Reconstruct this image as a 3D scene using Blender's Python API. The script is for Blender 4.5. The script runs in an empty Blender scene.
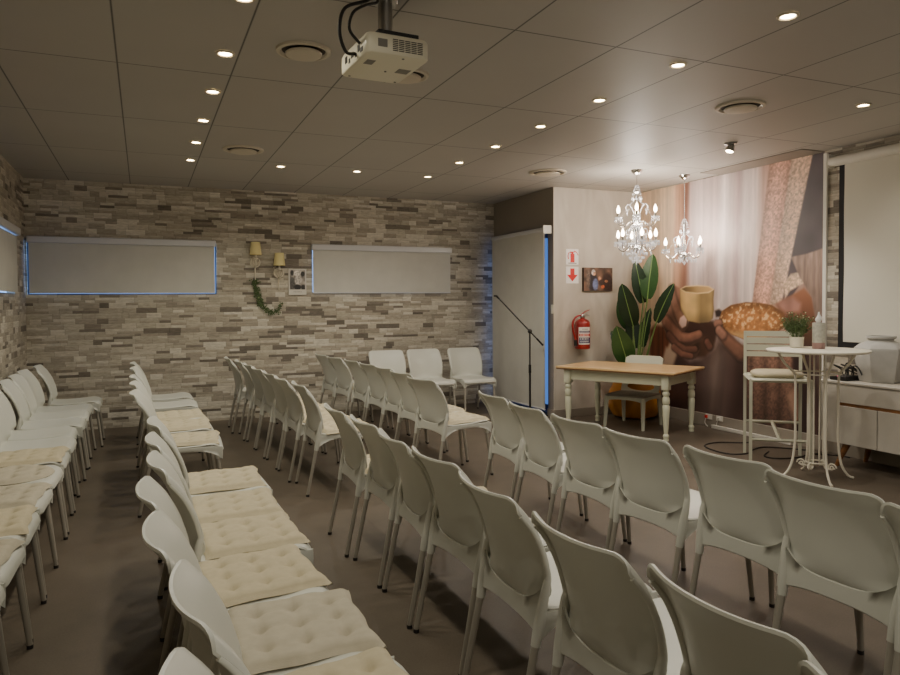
import bpy, math, random
import numpy as np
from mathutils import Vector, Matrix
random.seed(7)
RNG = np.random.RandomState(11)
PI = math.pi
COL = bpy.context.scene.collection

# ---------------------------------------------------------------- room dimensions (metres)
CE = 2.811          # ceiling height
YW = 8.968          # back wall
XM = 5.86           # mural / screen wall
XL = -1.18          # left wall
XD = 4.58           # wall with the blind-covered door
YG = 7.38           # pale wall with the extinguisher
YR = -3.2           # wall behind the camera

# ---------------------------------------------------------------- materials
def lin(c):
    return tuple(((v/255.0)/12.92 if v/255.0 <= 0.04045 else ((v/255.0+0.055)/1.055)**2.4) for v in c)

def newmat(name):
    m = bpy.data.materials.new(name); m.use_nodes = True
    nt = m.node_tree; b = nt.nodes['Principled BSDF']
    return m, nt, b

def mat(name, rgb, rough=0.5, metal=0.0, spec=0.5, noise=0.0, nscale=20.0, bump=0.0, bscale=200.0, emit=None, estr=0.0, trans=0.0, alpha=1.0, coat=0.0):
    m, nt, b = newmat(name)
    c = lin(rgb) + (1.0,)
    b.inputs['Base Color'].default_value = c
    b.inputs['Roughness'].default_value = rough
    b.inputs['Metallic'].default_value = metal
    b.inputs['Specular IOR Level'].default_value = spec
    b.inputs['Transmission Weight'].default_value = trans
    b.inputs['Coat Weight'].default_value = coat
    b.inputs['Alpha'].default_value = alpha
    if emit:
        b.inputs['Emission Color'].default_value = lin(emit) + (1.0,)
        b.inputs['Emission Strength'].default_value = estr
    tc = nt.nodes.new('ShaderNodeTexCoord')
    if noise > 0:
        n = nt.nodes.new('ShaderNodeTexNoise'); n.inputs['Scale'].default_value = nscale; n.inputs['Detail'].default_value = 5
        nt.links.new(tc.outputs['Object'], n.inputs['Vector'])
        r = nt.nodes.new('ShaderNodeMapRange'); r.inputs['To Min'].default_value = 1-noise; r.inputs['To Max'].default_value = 1+noise
        r.inputs['From Min'].default_value = 0.3; r.inputs['From Max'].default_value = 0.7
        nt.links.new(n.outputs['Fac'], r.inputs['Value'])
        mx = nt.nodes.new('ShaderNodeVectorMath'); mx.operation = 'SCALE'; mx.inputs[0].default_value = c[:3]
        nt.links.new(r.outputs['Result'], mx.inputs['Scale']); nt.links.new(mx.outputs['Vector'], b.inputs['Base Color'])
    if bump > 0:
        n2 = nt.nodes.new('ShaderNodeTexNoise'); n2.inputs['Scale'].default_value = bscale; n2.inputs['Detail'].default_value = 3
        nt.links.new(tc.outputs['Object'], n2.inputs['Vector'])
        bp = nt.nodes.new('ShaderNodeBump'); bp.inputs['Strength'].default_value = bump; bp.inputs['Distance'].default_value = 0.002
        nt.links.new(n2.outputs['Fac'], bp.inputs['Height']); nt.links.new(bp.outputs['Normal'], b.inputs['Normal'])
    return m

class NG:
    """tiny helper to write node maths"""
    def __init__(s, nt): s.nt = nt
    def m(s, op, a, b=None, c=None):
        n = s.nt.nodes.new('ShaderNodeMath'); n.operation = op
        for i, v in enumerate((a, b, c)):
            if v is None: continue
            if isinstance(v, (int, float)): n.inputs[i].default_value = v
            else: s.nt.links.new(v, n.inputs[i])
        return n.outputs[0]
    def wn(s, a, b=None, c=None):
        cb = s.nt.nodes.new('ShaderNodeCombineXYZ')
        for i, v in enumerate((a, b, c)):
            if v is None: continue
            if isinstance(v, (int, float)): cb.inputs[i].default_value = v
            else: s.nt.links.new(v, cb.inputs[i])
        w = s.nt.nodes.new('ShaderNodeTexWhiteNoise'); w.noise_dimensions = '3D'
        s.nt.links.new(cb.outputs[0], w.inputs['Vector']); return w.outputs['Value']

def stone_material():
    m, nt, b = newmat('split_stone_wallpaper')
    g = NG(nt)
    geo = nt.nodes.new('ShaderNodeNewGeometry'); sp = nt.nodes.new('ShaderNodeSeparateXYZ')
    nt.links.new(geo.outputs['Position'], sp.inputs[0])
    u = g.m('ADD', sp.outputs[0], sp.outputs[1]); v = sp.outputs[2]
    H = 0.060
    vr = g.m('DIVIDE', v, H); row = g.m('FLOOR', vr); fv = g.m('FRACT', vr)
    rn = g.wn(row, 3.1); 
    w = g.m('ADD', 0.28, g.m('MULTIPLY', rn, 0.15))
    cu = g.m('ADD', g.m('DIVIDE', u, w), g.m('MULTIPLY', g.wn(row, 9.7), 13.0))
    cell = g.m('FLOOR', cu); fu = g.m('FRACT', cu)
    split = g.m('GREATER_THAN', g.wn(cell, row, 5.3), 0.42)          # this cell is two thin courses
    fv2 = g.m('MULTIPLY', fv, 2.0); half = g.m('MULTIPLY', g.m('FLOOR', fv2), split)
    fvs = g.m('ADD', g.m('MULTIPLY', split, g.m('FRACT', fv2)), g.m('MULTIPLY', g.m('SUBTRACT', 1.0, split), fv))
    # sub split along length
    sh = g.m('MULTIPLY', g.wn(cell, row, half), 0.5)
    part = g.m('GREATER_THAN', fu, g.m('ADD', 0.3, sh))
    n = g.wn(g.m('ADD', g.m('MULTIPLY', cell, 2.0), part), g.m('ADD', g.m('MULTIPLY', row, 2.0), half), 1.7)
    ramp = nt.nodes.new('ShaderNodeValToRGB'); cr = ramp.color_ramp; cr.interpolation = 'LINEAR'
    stops = [(0.0, (108, 100, 90)), (0.10, (128, 119, 107)), (0.15, (156, 147, 132)), (0.4, (170, 161, 145)), (0.6, (182, 174, 157)), (0.8, (192, 184, 168)), (1.0, (210, 204, 190))]
    while len(cr.elements) < len(stops): cr.elements.new(0.5)
    for e, (p, c) in zip(cr.elements, stops): e.position = p; e.color = lin(c) + (1,)
    nt.links.new(n, ramp.inputs[0])
    # mottling stretched along the stone
    cb = nt.nodes.new('ShaderNodeCombineXYZ')
    nt.links.new(g.m('MULTIPLY', u, 15.0), cb.inputs[0]); nt.links.new(g.m('MULTIPLY', v, 60.0), cb.inputs[1]); nt.links.new(g.m('MULTIPLY', n, 30.0), cb.inputs[2])
    no = nt.nodes.new('ShaderNodeTexNoise'); no.inputs['Scale'].default_value = 1.0; no.inputs['Detail'].default_value = 6; no.inputs['Roughness'].default_value = 0.7
    nt.links.new(cb.outputs[0], no.inputs['Vector'])
    mr = nt.nodes.new('ShaderNodeMapRange'); mr.inputs['From Min'].default_value = 0.28; mr.inputs['From Max'].default_value = 0.72
    mr.inputs['To Min'].default_value = 0.70; mr.inputs['To Max'].default_value = 1.24
    nt.links.new(no.outputs['Fac'], mr.inputs['Value'])
    # joints
    eu = g.m('MINIMUM', fu, g.m('SUBTRACT', 1.0, fu)); ep = g.m('ABSOLUTE', g.m('SUBTRACT', fu, g.m('ADD', 0.3, sh)))
    eu = g.m('MINIMUM', eu, ep)
    ju = g.m('MINIMUM', g.m('MULTIPLY', eu, 60.0), 1.0)
    ev = g.m('MINIMUM', g.m('MULTIPLY', fvs, 9.0), 1.0)
    jt = g.m('MULTIPLY', ju, ev)
    jm = g.m('ADD', 0.72, g.m('MULTIPLY', jt, 0.28))
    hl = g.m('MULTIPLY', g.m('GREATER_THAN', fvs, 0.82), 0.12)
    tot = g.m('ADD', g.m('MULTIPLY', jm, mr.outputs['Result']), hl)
    mx = nt.nodes.new('ShaderNodeVectorMath'); mx.operation = 'SCALE'
    nt.links.new(ramp.outputs['Color'], mx.inputs[0]); nt.links.new(tot, mx.inputs['Scale'])
    nt.links.new(mx.outputs['Vector'], b.inputs['Base Color'])
    b.inputs['Roughness'].default_value = 0.62; b.inputs['Specular IOR Level'].default_value = 0.3
    bp = nt.nodes.new('ShaderNodeBump'); bp.inputs['Strength'].default_value = 0.25; bp.inputs['Distance'].default_value = 0.004
    nt.links.new(tot, bp.inputs['Height']); nt.links.new(bp.outputs['Normal'], b.inputs['Normal'])
    return m

def ceiling_material():
    m, nt, b = newmat('ceiling_tiles')
    g = NG(nt)
    geo = nt.nodes.new('ShaderNodeNewGeometry'); sp = nt.nodes.new('ShaderNodeSeparateXYZ')
    nt.links.new(geo.outputs['Position'], sp.inputs[0])
    gx = g.m('DIVIDE', g.m('SUBTRACT', sp.outputs[0], 1.762-6.25), 0.625)
    gy = g.m('DIVIDE', g.m('SUBTRACT', sp.outputs[1], 3.203-12.964), 1.2964)
    fx = g.m('FRACT', gx); fy = g.m('FRACT', gy)
    dx = g.m('MULTIPLY', g.m('MINIMUM', fx, g.m('SUBTRACT', 1.0, fx)), 0.625)
    dy = g.m('MULTIPLY', g.m('MINIMUM', fy, g.m('SUBTRACT', 1.0, fy)), 1.2964)
    d = g.m('MINIMUM', dx, dy)
    line = g.m('SUBTRACT', 1.0, g.m('MINIMUM', g.m('DIVIDE', d, 0.0075), 1.0))
    tn = g.wn(g.m('FLOOR', gx), g.m('FLOOR', gy), 2.2)
    no = nt.nodes.new('ShaderNodeTexNoise'); no.inputs['Scale'].default_value = 1.7; no.inputs['Detail'].default_value = 3
    nt.links.new(geo.outputs['Position'], no.inputs['Vector'])
    k = g.m('ADD', g.m('ADD', 0.90, g.m('MULTIPLY', tn, 0.05)), g.m('MULTIPLY', no.outputs['Fac'], 0.10))
    k = g.m('MULTIPLY', k, g.m('SUBTRACT', 1.0, g.m('MULTIPLY', line, 0.92)))
    mx = nt.nodes.new('ShaderNodeVectorMath'); mx.operation = 'SCALE'; mx.inputs[0].default_value = lin((180, 175, 168))
    nt.links.new(k, mx.inputs['Scale']); nt.links.new(mx.outputs['Vector'], b.inputs['Base Color'])
    b.inputs['Roughness'].default_value = 0.5; b.inputs['Specular IOR Level'].default_value = 0.25
    return m

def floor_material():
    m, nt, b = newmat('brown_grey_floor')
    tc = nt.nodes.new('ShaderNodeNewGeometry')
    n1 = nt.nodes.new('ShaderNodeTexNoise'); n1.inputs['Scale'].default_value = 2.2; n1.inputs['Detail'].default_value = 8; n1.inputs['Roughness'].default_value = 0.65
    n2 = nt.nodes.new('ShaderNodeTexNoise'); n2.inputs['Scale'].default_value = 130; n2.inputs['Detail'].default_value = 3
    for n in (n1, n2): nt.links.new(tc.outputs['Position'], n.inputs['Vector'])
    g = NG(nt)
    k = g.m('ADD', g.m('MULTIPLY', n1.outputs['Fac'], 0.6), g.m('MULTIPLY', n2.outputs['Fac'], 0.4))
    r = nt.nodes.new('ShaderNodeValToRGB'); r.color_ramp.elements[0].position = 0.3; r.color_ramp.elements[1].position = 0.7
    r.color_ramp.elements[0].color = lin((84, 75, 64)) + (1,); r.color_ramp.elements[1].color = lin((110, 99, 86)) + (1,)
    nt.links.new(k, r.inputs[0]); nt.links.new(r.outputs[0], b.inputs['Base Color'])
    b.inputs['Roughness'].default_value = 0.45; b.inputs['Specular IOR Level'].default_value = 0.3
    bp = nt.nodes.new('ShaderNodeBump'); bp.inputs['Strength'].default_value = 0.15; bp.inputs['Distance'].default_value = 0.002
    nt.links.new(n2.outputs['Fac'], bp.inputs['Height']); nt.links.new(bp.outputs['Normal'], b.inputs['Normal'])
    return m

def pale_wall_material():
    """off-white wallpaper with soft vertical curtain-like waves"""
    m, nt, b = newmat('pale_waved_wallpaper')
    geo = nt.nodes.new('ShaderNodeNewGeometry'); mp = nt.nodes.new('ShaderNodeMapping')
    mp.inputs['Scale'].default_value = (2.4, 2.4, 0.9)
    nt.links.new(geo.outputs['Position'], mp.inputs['Vector'])
    n = nt.nodes.new('ShaderNodeTexNoise'); n.inputs['Scale'].default_value = 1.2; n.inputs['Detail'].default_value = 2; n.inputs['Distortion'].default_value = 1.6
    nt.links.new(mp.outputs[0], n.inputs['Vector'])
    r = nt.nodes.new('ShaderNodeValToRGB'); r.color_ramp.elements[0].position = 0.3; r.color_ramp.elements[1].position = 0.7
    r.color_ramp.elements[0].color = lin((184, 176, 162)) + (1,); r.color_ramp.elements[1].color = lin((204, 197, 185)) + (1,)
    nt.links.new(n.outputs['Fac'], r.inputs[0]); nt.links.new(r.outputs[0], b.inputs['Base Color'])
    b.inputs['Roughness'].default_value = 0.6
    return m

def attr_material(name, rough=0.55):
    m, nt, b = newmat(name)
    a = nt.nodes.new('ShaderNodeAttribute'); a.attribute_name = 'paint'
    nt.links.new(a.outputs['Color'], b.inputs['Base Color']); b.inputs['Roughness'].default_value = rough
    return m

def wood_material(name, dark, light, scale=(1.0, 14.0, 14.0), rough=0.4):
    m, nt, b = newmat(name)
    tc = nt.nodes.new('ShaderNodeTexCoord'); mp = nt.nodes.new('ShaderNodeMapping'); mp.inputs['Scale'].default_value = scale
    nt.links.new(tc.outputs['Object'], mp.inputs['Vector'])
    n = nt.nodes.new('ShaderNodeTexNoise'); n.inputs['Scale'].default_value = 2.5; n.inputs['Detail'].default_value = 8; n.inputs['Distortion'].default_value = 1.0
    nt.links.new(mp.outputs[0], n.inputs['Vector'])
    r = nt.nodes.new('ShaderNodeValToRGB'); r.color_ramp.elements[0].position = 0.3; r.color_ramp.elements[1].position = 0.68
    r.color_ramp.elements[0].color = lin(dark) + (1,); r.color_ramp.elements[1].color = lin(light) + (1,)
    nt.links.new(n.outputs['Fac'], r.inputs[0]); nt.links.new(r.outputs[0], b.inputs['Base Color'])
    b.inputs['Roughness'].default_value = rough
    return m

M = {}
M['stone'] = stone_material(); M['ceiling'] = ceiling_material(); M['floor'] = floor_material(); M['pale'] = pale_wall_material()
M['doorwall'] = mat('taupe_paint', (140, 130, 118), 0.7, noise=0.04, nscale=3)
M['plain'] = mat('plain_wall_paint', (150, 138, 122), 0.8)
M['skirt'] = mat('skirting_paint', (150, 141, 128), 0.5)
M['ceil_strip'] = mat('dark_ceiling_strip', (140, 132, 122), 0.6)
M['plastic'] = mat('warm_white_chair_plastic', (203, 203, 193), 0.38, spec=0.45, bump=0.05, bscale=600)
M['alu'] = mat('brushed_aluminium', (168, 162, 150), 0.4, metal=0.25)
M['rubber'] = mat('dark_rubber', (35, 32, 30), 0.6)
M['cushion'] = mat('cream_linen', (194, 183, 156), 0.9, spec=0.1, noise=0.05, nscale=30, bump=0.5, bscale=500)
M['cushion_b'] = mat('oatmeal_linen', (184, 176, 157), 0.9, spec=0.1, noise=0.06, nscale=25, bump=0.5, bscale=500)
M['blind'] = mat('grey_blind_fabric', (200, 198, 190), 0.85, noise=0.04, nscale=5, bump=0.2, bscale=900)
M['blindbox'] = mat('white_blind_cassette', (205, 205, 208), 0.35)
M['sky'] = mat('daylit_glass', (40, 80, 160), 0.3, emit=(130, 184, 255), estr=1.0)
M['skydoor'] = mat('daylit_door_glass', (40, 80, 160), 0.3, emit=(92, 150, 240), estr=0.30)
M['frame'] = mat('window_frame_blue_grey', (60, 75, 110), 0.5)
M['white'] = mat('white_enamel', (222, 218, 208), 0.4)
M['whiteplastic'] = mat('white_projector_plastic', (226, 220, 198), 0.4)
M['greyplastic'] = mat('grey_plastic', (120, 116, 108), 0.5)
M['black'] = mat('black_plastic', (22, 20, 20), 0.45)
M['blackcable'] = mat('black_cable_rubber', (25, 22, 20), 0.55)
M['steel'] = mat('steel', (170, 168, 164), 0.3, metal=1.0)
M['chrome'] = mat('polished_chrome', (215, 213, 210), 0.12, metal=1.0)
M['crystal'] = mat('cut_crystal', (245, 245, 250), 0.05, spec=1.0, trans=0.55, emit=(255, 246, 235), estr=0.12)  # faint glow put into the crystal itself to imitate sparkle
M['bulb'] = mat('candle_bulb_glow', (255, 240, 220), 0.4, emit=(255, 226, 190), estr=16.0)
M['lamp'] = mat('downlight_glow', (255, 240, 210), 0.4, emit=(255, 228, 178), estr=22.0)
M['sage'] = mat('sage_cream_paint', (206, 206, 180), 0.45, noise=0.03, nscale=6)
M['pine'] = wood_material('varnished_pine', (190, 150, 100), (226, 194, 144), (10.0, 0.9, 10.0), 0.3)
M['pineedge'] = mat('dark_pine_edge', (122, 84, 48), 0.5)
M['stoolpaint'] = mat('pale_sage_metal', (196, 196, 176), 0.45)
M['cafewhite'] = mat('cream_white_metal', (226, 220, 202), 0.4)
M['cabinet'] = mat('whitewashed_cabinet', (196, 190, 178), 0.5, noise=0.06, nscale=7)
M['oak'] = wood_material('oiled_oak', (105, 68, 36), (152, 104, 60), (3, 3, 12), 0.45)
M['concrete'] = mat('rough_grey_ceramic', (180, 178, 172), 0.75, noise=0.09, nscale=8, bump=0.8, bscale=60)
M['ochre'] = mat('ochre_glazed_pot', (186, 124, 44), 0.45, noise=0.14, nscale=7)
M['soil'] = mat('dark_soil', (40, 30, 22), 0.95)
M['leaf'] = mat('banana_leaf_green', (42, 78, 34), 0.42, noise=0.18, nscale=6)
M['leafdark'] = mat('dark_leaf_green', (22, 46, 25), 0.45, noise=0.18, nscale=6)
M['rib'] = mat('pale_leaf_rib', (120, 150, 80), 0.5)
M['stem'] = mat('leaf_stem_green', (96, 120, 62), 0.5)
M['herb'] = mat('small_herb_green', (70, 88, 46), 0.6, noise=0.25, nscale=60)
M['herbtip'] = mat('pale_flower_tips', (190, 196, 160), 0.7)
M['potwhite'] = mat('cream_ceramic', (222, 216, 196), 0.35)
M['red'] = mat('extinguisher_red', (146, 24, 19), 0.3, coat=0.3)
M['redprint'] = mat('red_print', (214, 40, 34), 0.5)
M['redhose'] = mat('dark_red_hose', (150, 26, 20), 0.5)
M['labelwhite'] = mat('white_label', (232, 228, 220), 0.5)
M['blueprint'] = mat('navy_print', (28, 38, 96), 0.5)
M['signwhite'] = mat('white_sign_board', (236, 232, 228), 0.4)
M['tin'] = mat('floral_canister', (170, 168, 156), 0.4, noise=0.2, nscale=45)
M['tinpink'] = mat('dusky_pink_band', (150, 118, 114), 0.45)
M['tissue'] = mat('white_tissue', (240, 238, 234), 0.9)
M['shade'] = mat('cream_lampshade', (226, 210, 150), 0.8)
M['sconce'] = mat('distressed_cream_iron', (214, 205, 184), 0.6)
M['screen'] = mat('matte_white_screen', (214, 210, 196), 0.8)
M['screenblack'] = mat('black_screen_border', (20, 18, 20), 0.8)
M['led'] = mat('pink_led', (255, 120, 160), 0.4, emit=(255, 90, 140), estr=3)
M['seatbrown'] = mat('greyed_seat', (150, 142, 128), 0.5)
M['paper'] = mat('photo_paper_white', (214, 208, 198), 0.6)
M['canvas'] = mat('dark_canvas_edge', (58, 40, 30), 0.7)
M['diffwhite'] = mat('diffuser_enamel', (200, 190, 172), 0.5)
M['diffdark'] = mat('diffuser_gap', (60, 52, 46), 0.7)

# ---------------------------------------------------------------- mesh helpers
class MB:
    def __init__(s): s.v = []; s.f = []; s.mi = []; s.cur = 0
    def add(s, vs, fs, xf=None):
        o = len(s.v)
        for p in vs:
            p = Vector(p)
            if xf is not None: p = xf @ p
            s.v.append(p)
        for f in fs: s.f.append(tuple(i+o for i in f)); s.mi.append(s.cur)
        return s
    def box(s, lo, hi, xf=None, bev=0.0):
        x0, y0, z0 = lo; x1, y1, z1 = hi
        if bev <= 0:
            vs = [(x0,y0,z0),(x1,y0,z0),(x1,y1,z0),(x0,y1,z0),(x0,y0,z1),(x1,y0,z1),(x1,y1,z1),(x0,y1,z1)]
            return s.add(vs, [(0,3,2,1),(4,5,6,7),(0,1,5,4),(1,2,6,5),(2,3,7,6),(3,0,4,7)], xf)
        # bevelled box: 24 points
        b = min(bev, (x1-x0)/2.01, (y1-y0)/2.01, (z1-z0)/2.01)
        vs = []; idx = {}
        for ix, X in enumerate((x0, x1)):
            for iy, Y in enumerate((y0, y1)):
                for iz, Z in enumerate((z0, z1)):
                    sx = b if ix == 0 else -b; sy = b if iy == 0 else -b; sz = b if iz == 0 else -b
                    idx[(ix,iy,iz,'x')] = len(vs); vs.append((X, Y+sy, Z+sz))
                    idx[(ix,iy,iz,'y')] = len(vs); vs.append((X+sx, Y, Z+sz))
                    idx[(ix,iy,iz,'z')] = len(vs); vs.append((X+sx, Y+sy, Z))
        F = []
        I = idx
        for a in (0, 1):
            F.append((I[a,0,0,'x'], I[a,1,0,'x'], I[a,1,1,'x'], I[a,0,1,'x']))
            F.append((I[0,a,0,'y'], I[1,a,0,'y'], I[1,a,1,'y'], I[0,a,1,'y']))
            F.append((I[0,0,a,'z'], I[1,0,a,'z'], I[1,1,a,'z'], I[0,1,a,'z']))
        for a in (0, 1):
            for c in (0, 1):
                F.append((I[a,c,0,'x'], I[a,c,1,'x'], I[a,c,1,'y'], I[a,c,0,'y']))
                F.append((I[a,0,c,'x'], I[a,1,c,'x'], I[a,1,c,'z'], I[a,0,c,'z']))
                F.append((I[0,a,c,'y'], I[1,a,c,'y'], I[1,a,c,'z'], I[0,a,c,'z']))
                for d in (0, 1): F.append((I[a,c,d,'x'], I[a,c,d,'y'], I[a,c,d,'z']))
        return s.add(vs, F, xf)
    def tube(s, pts, r, n=10, cap=True, xf=None, closed=False, squash=None):
        pts = [Vector(p) for p in pts]; k = len(pts)
        rs = r if isinstance(r, (list, tuple)) else [r]*k
        vs = []; prev = None
        for i, p in enumerate(pts):
            if closed: t = pts[(i+1) % k] - pts[i-1]
            else: t = pts[min(i+1, k-1)] - pts[max(i-1, 0)]
            t.normalize()
            if prev is None:
                a = Vector((0,0,1)) if abs(t.z) < 0.9 else Vector((1,0,0))
                u = t.cross(a).normalized()
            else: u = (prev - t*prev.dot(t)).normalized()
            prev = u; w = t.cross(u)
            for j in range(n):
                an = 2*PI*j/n; vs.append(p + rs[i]*(math.cos(an)*u + math.sin(an)*w*(squash or 1.0)))
        F = []
        for i in range(k if closed else k-1):
            a = i*n; b = ((i+1) % k)*n
            for j in range(n): F.append((a+j, a+(j+1)%n, b+(j+1)%n, b+j))
        if cap and not closed:
            F.append(tuple(reversed(range(n)))); F.append(tuple((k-1)*n+j for j in range(n)))
        return s.add(vs, F, xf)
    def lathe(s, prof, n=24, xf=None, c=(0,0,0), cap=True):
        vs = []; F = []
        for (r, z) in prof:
            for j in range(n):
                a = 2*PI*j/n; vs.append((c[0]+r*math.cos(a), c[1]+r*math.sin(a), c[2]+z))
        for i in range(len(prof)-1):
            for j in range(n):
                F.append((i*n+j, i*n+(j+1)%n, (i+1)*n+(j+1)%n, (i+1)*n+j))
        if cap:
            F.append(tuple(reversed(range(n)))); F.append(tuple((len(prof)-1)*n+j for j in range(n)))
        return s.add(vs, F, xf)
    def ball(s, c, r, n=8, m=5, sz=1.0):
        prof = [(max(r*math.sin(PI*i/m), 1e-5), -r*sz*math.cos(PI*i/m)) for i in range(m+1)]
        return s.lathe(prof, n, c=c, cap=False)
    def poly(s, pts, th=0.0, nrm=(0,0,1), xf=None):
        k = len(pts); nv = Vector(nrm)*th
        if th == 0: return s.add(pts, [tuple(range(k))], xf)
        vs = [Vector(p) for p in pts] + [Vector(p)+nv for p in pts]
        F = [tuple(reversed(range(k))), tuple(range(k, 2*k))] + [(i, (i+1)%k, k+(i+1)%k, k+i) for i in range(k)]
        return s.add(vs, F, xf)
    def build(s, name, mats, parent=None, smooth=True, angle=40, loc=None, rotz=0):
        me = bpy.data.meshes.new(name); me.from_pydata([tuple(v) for v in s.v], [], s.f)
        if not isinstance(mats, (list, tuple)): mats = [mats]
        for m_ in mats: me.materials.append(m_)
        if len(mats) > 1: me.polygons.foreach_set('material_index', s.mi)
        me.validate(); me.update()
        if smooth: smooth_mesh(me, angle)
        o = bpy.data.objects.new(name, me); COL.objects.link(o)
        if parent is not None: o.parent = parent
        if loc is not None: o.location = loc
        if rotz: o.rotation_euler = (0, 0, rotz)
        return o

def smooth_mesh(me, angle=40):
    me.polygons.foreach_set('use_smooth', [True]*len(me.polygons))
    try: me.set_sharp_from_angle(angle=math.radians(angle))
    except Exception: pass

def thick_grid(rows, th, rim=0.5):
    """rows: list of rows of Vectors (surface grid); closed rounded-edge shell around it"""
    R = len(rows); Cc = len(rows[0])
    P = [[Vector(p) for p in r] for r in rows]
    N = [[None]*Cc for _ in range(R)]
    for i in range(R):
        for j in range(Cc):
            a = P[min(i+1, R-1)][j]-P[max(i-1, 0)][j]; b = P[i][min(j+1, Cc-1)]-P[i][max(j-1, 0)]
            n = a.cross(b); N[i][j] = n.normalized() if n.length > 1e-9 else Vector((0,0,1))
    mb = MB(); vs = []
    for sgn in (1, -1):
        for i in range(R):
            for j in range(Cc): vs.append(P[i][j] + N[i][j]*(sgn*th/2))
    F = []
    O = R*Cc
    for i in range(R-1):
        for j in range(Cc-1):
            a = i*Cc+j; F.append((a, a+1, a+Cc+1, a+Cc)); F.append((O+a, O+a+Cc, O+a+Cc+1, O+a+1))
    loop = [(0, j) for j in range(Cc)] + [(i, Cc-1) for i in range(1, R)] + [(R-1, j) for j in range(Cc-2, -1, -1)] + [(i, 0) for i in range(R-2, 0, -1)]
    L = len(loop); mid = []
    for q, (i, j) in enumerate(loop):
        pi, pj = loop[q-1]; ni, nj = loop[(q+1) % L]
        t = (P[ni][nj]-P[pi][pj]); out = t.cross(N[i][j]).normalized()
        cen = P[R//2][Cc//2]
        if out.dot(P[i][j]-cen) < 0: out = -out
        mid.append(len(vs)); vs.append(P[i][j] + out*th*rim)
    for q in range(L):
        i, j = loop[q]; i2, j2 = loop[(q+1) % L]; a = i*Cc+j; b = i2*Cc+j2; m1 = mid[q]; m2 = mid[(q+1) % L]
        F.append((a, b, m2, m1)); F.append((O+b, O+a, m1, m2))
    mb.add(vs, F); return mb

def thing(name, label, cat, loc=(0,0,0), rotz=0.0, group=None):
    o = bpy.data.objects.new(name, None); COL.objects.link(o); o.empty_display_size = 0.1
    o.location = loc; o.rotation_euler = (0, 0, rotz)
    return tag(o, label, cat, group)
def tag(o, label, cat, group=None, kind=None):
    o['label'] = label; o['category'] = cat
    if group: o['group'] = group
    if kind: o['kind'] = kind
    return o
def struct(o): o['kind'] = 'structure'; return o
def kids(o): return [c for c in bpy.data.objects if c.parent == o]
def copy_tree(o, parent=None):
    c = o.copy(); COL.objects.link(c); c.parent = parent
    for ch in KIDS[o.name]: copy_tree(ch, c) if ch.name in KIDS else _leaf(ch, c)
    return c
KIDS = {}
def index_tree(o):
    KIDS[o.name] = kids(o)
    for k in KIDS[o.name]: index_tree(k)
def _leaf(ch, parent):
    c = ch.copy(); COL.objects.link(c); c.parent = parent; return c
def arc(c, r, a0, a1, n, plane='xz', off=0.0):
    out = []
    for i in range(n+1):
        a = a0+(a1-a0)*i/n
        if plane == 'xz': out.append((c[0]+r*math.cos(a), c[1], c[2]+r*math.sin(a)))
        elif plane == 'yz': out.append((c[0], c[1]+r*math.cos(a), c[2]+r*math.sin(a)))
        else: out.append((c[0]+r*math.cos(a), c[1]+r*math.sin(a), c[2]))
    return out
def smoothpath(pts, n=8):
    """Catmull-Rom through the points"""
    P = [Vector(p) for p in pts]; out = []
    for i in range(len(P)-1):
        p0 = P[max(i-1,0)]; p1 = P[i]; p2 = P[i+1]; p3 = P[min(i+2, len(P)-1)]
        for k in range(n):
            t = k/n
            out.append(0.5*((2*p1)+(-p0+p2)*t+(2*p0-5*p1+4*p2-p3)*t*t+(-p0+3*p1-3*p2+p3)*t**3))
    out.append(P[-1]); return out

# ---------------------------------------------------------------- room shell
struct(MB().box((XL-0.3, YR-0.3, -0.12), (XM+0.3, YW+0.3, 0.0)).build('floor', M['floor'], smooth=False))
struct(MB().box((XL-0.3, YR-0.3, CE), (XM+0.3, YW+0.3, CE+0.12)).build('ceiling', M['ceiling'], smooth=False))
T = 0.2
def wall_y(name, y0, y1, x0, x1, holes, m):           # wall in the x direction with openings (xa, xb, za, zb)
    mb = MB(); cur = x0
    for (xa, xb, za, zb) in holes:
        mb.box((cur, y0, 0), (xa, y1, CE)); mb.box((xa, y0, 0), (xb, y1, za)); mb.box((xa, y0, zb), (xb, y1, CE)); cur = xb
    mb.box((cur, y0, 0), (x1, y1, CE)); return struct(mb.build(name, m, smooth=False))
def wall_x(name, x0, x1, y0, y1, holes, m):
    mb = MB(); cur = y0
    for (ya, yb, za, zb) in holes:
        mb.box((x0, cur, 0), (x1, ya, CE))
        if za > 0: mb.box((x0, ya, 0), (x1, yb, za))
        mb.box((x0, ya, zb), (x1, yb, CE)); cur = yb
    mb.box((x0, cur, 0), (x1, y1, CE)); return struct(mb.build(name, m, smooth=False))
W1 = (-1.165, 0.82, 1.535, 2.15); W2 = (1.985, 3.895, 1.55, 2.14); WL = (6.2, 8.27, 1.54, 2.17)
DO = (7.515, 8.955, 0.0, 2.27)
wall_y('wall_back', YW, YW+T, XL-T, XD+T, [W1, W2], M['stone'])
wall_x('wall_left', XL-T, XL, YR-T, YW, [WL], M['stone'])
wall_x('wall_door', XD, XD+T, YG+0.006, YW, [DO], M['doorwall'])
struct(MB().box((XD, YG, 0), (XD+T, YG+0.0055, CE)).box((XD+T, YG, 0), (XM+T, YG+0.15, CE)).build('wall_stage', M['pale'], smooth=False))
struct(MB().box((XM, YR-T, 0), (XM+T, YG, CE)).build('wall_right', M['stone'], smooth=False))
struct(MB().box((XL-T, YR-T, 0), (XM+T, YR, CE)).build('wall_rear', M['plain'], smooth=False))
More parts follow.
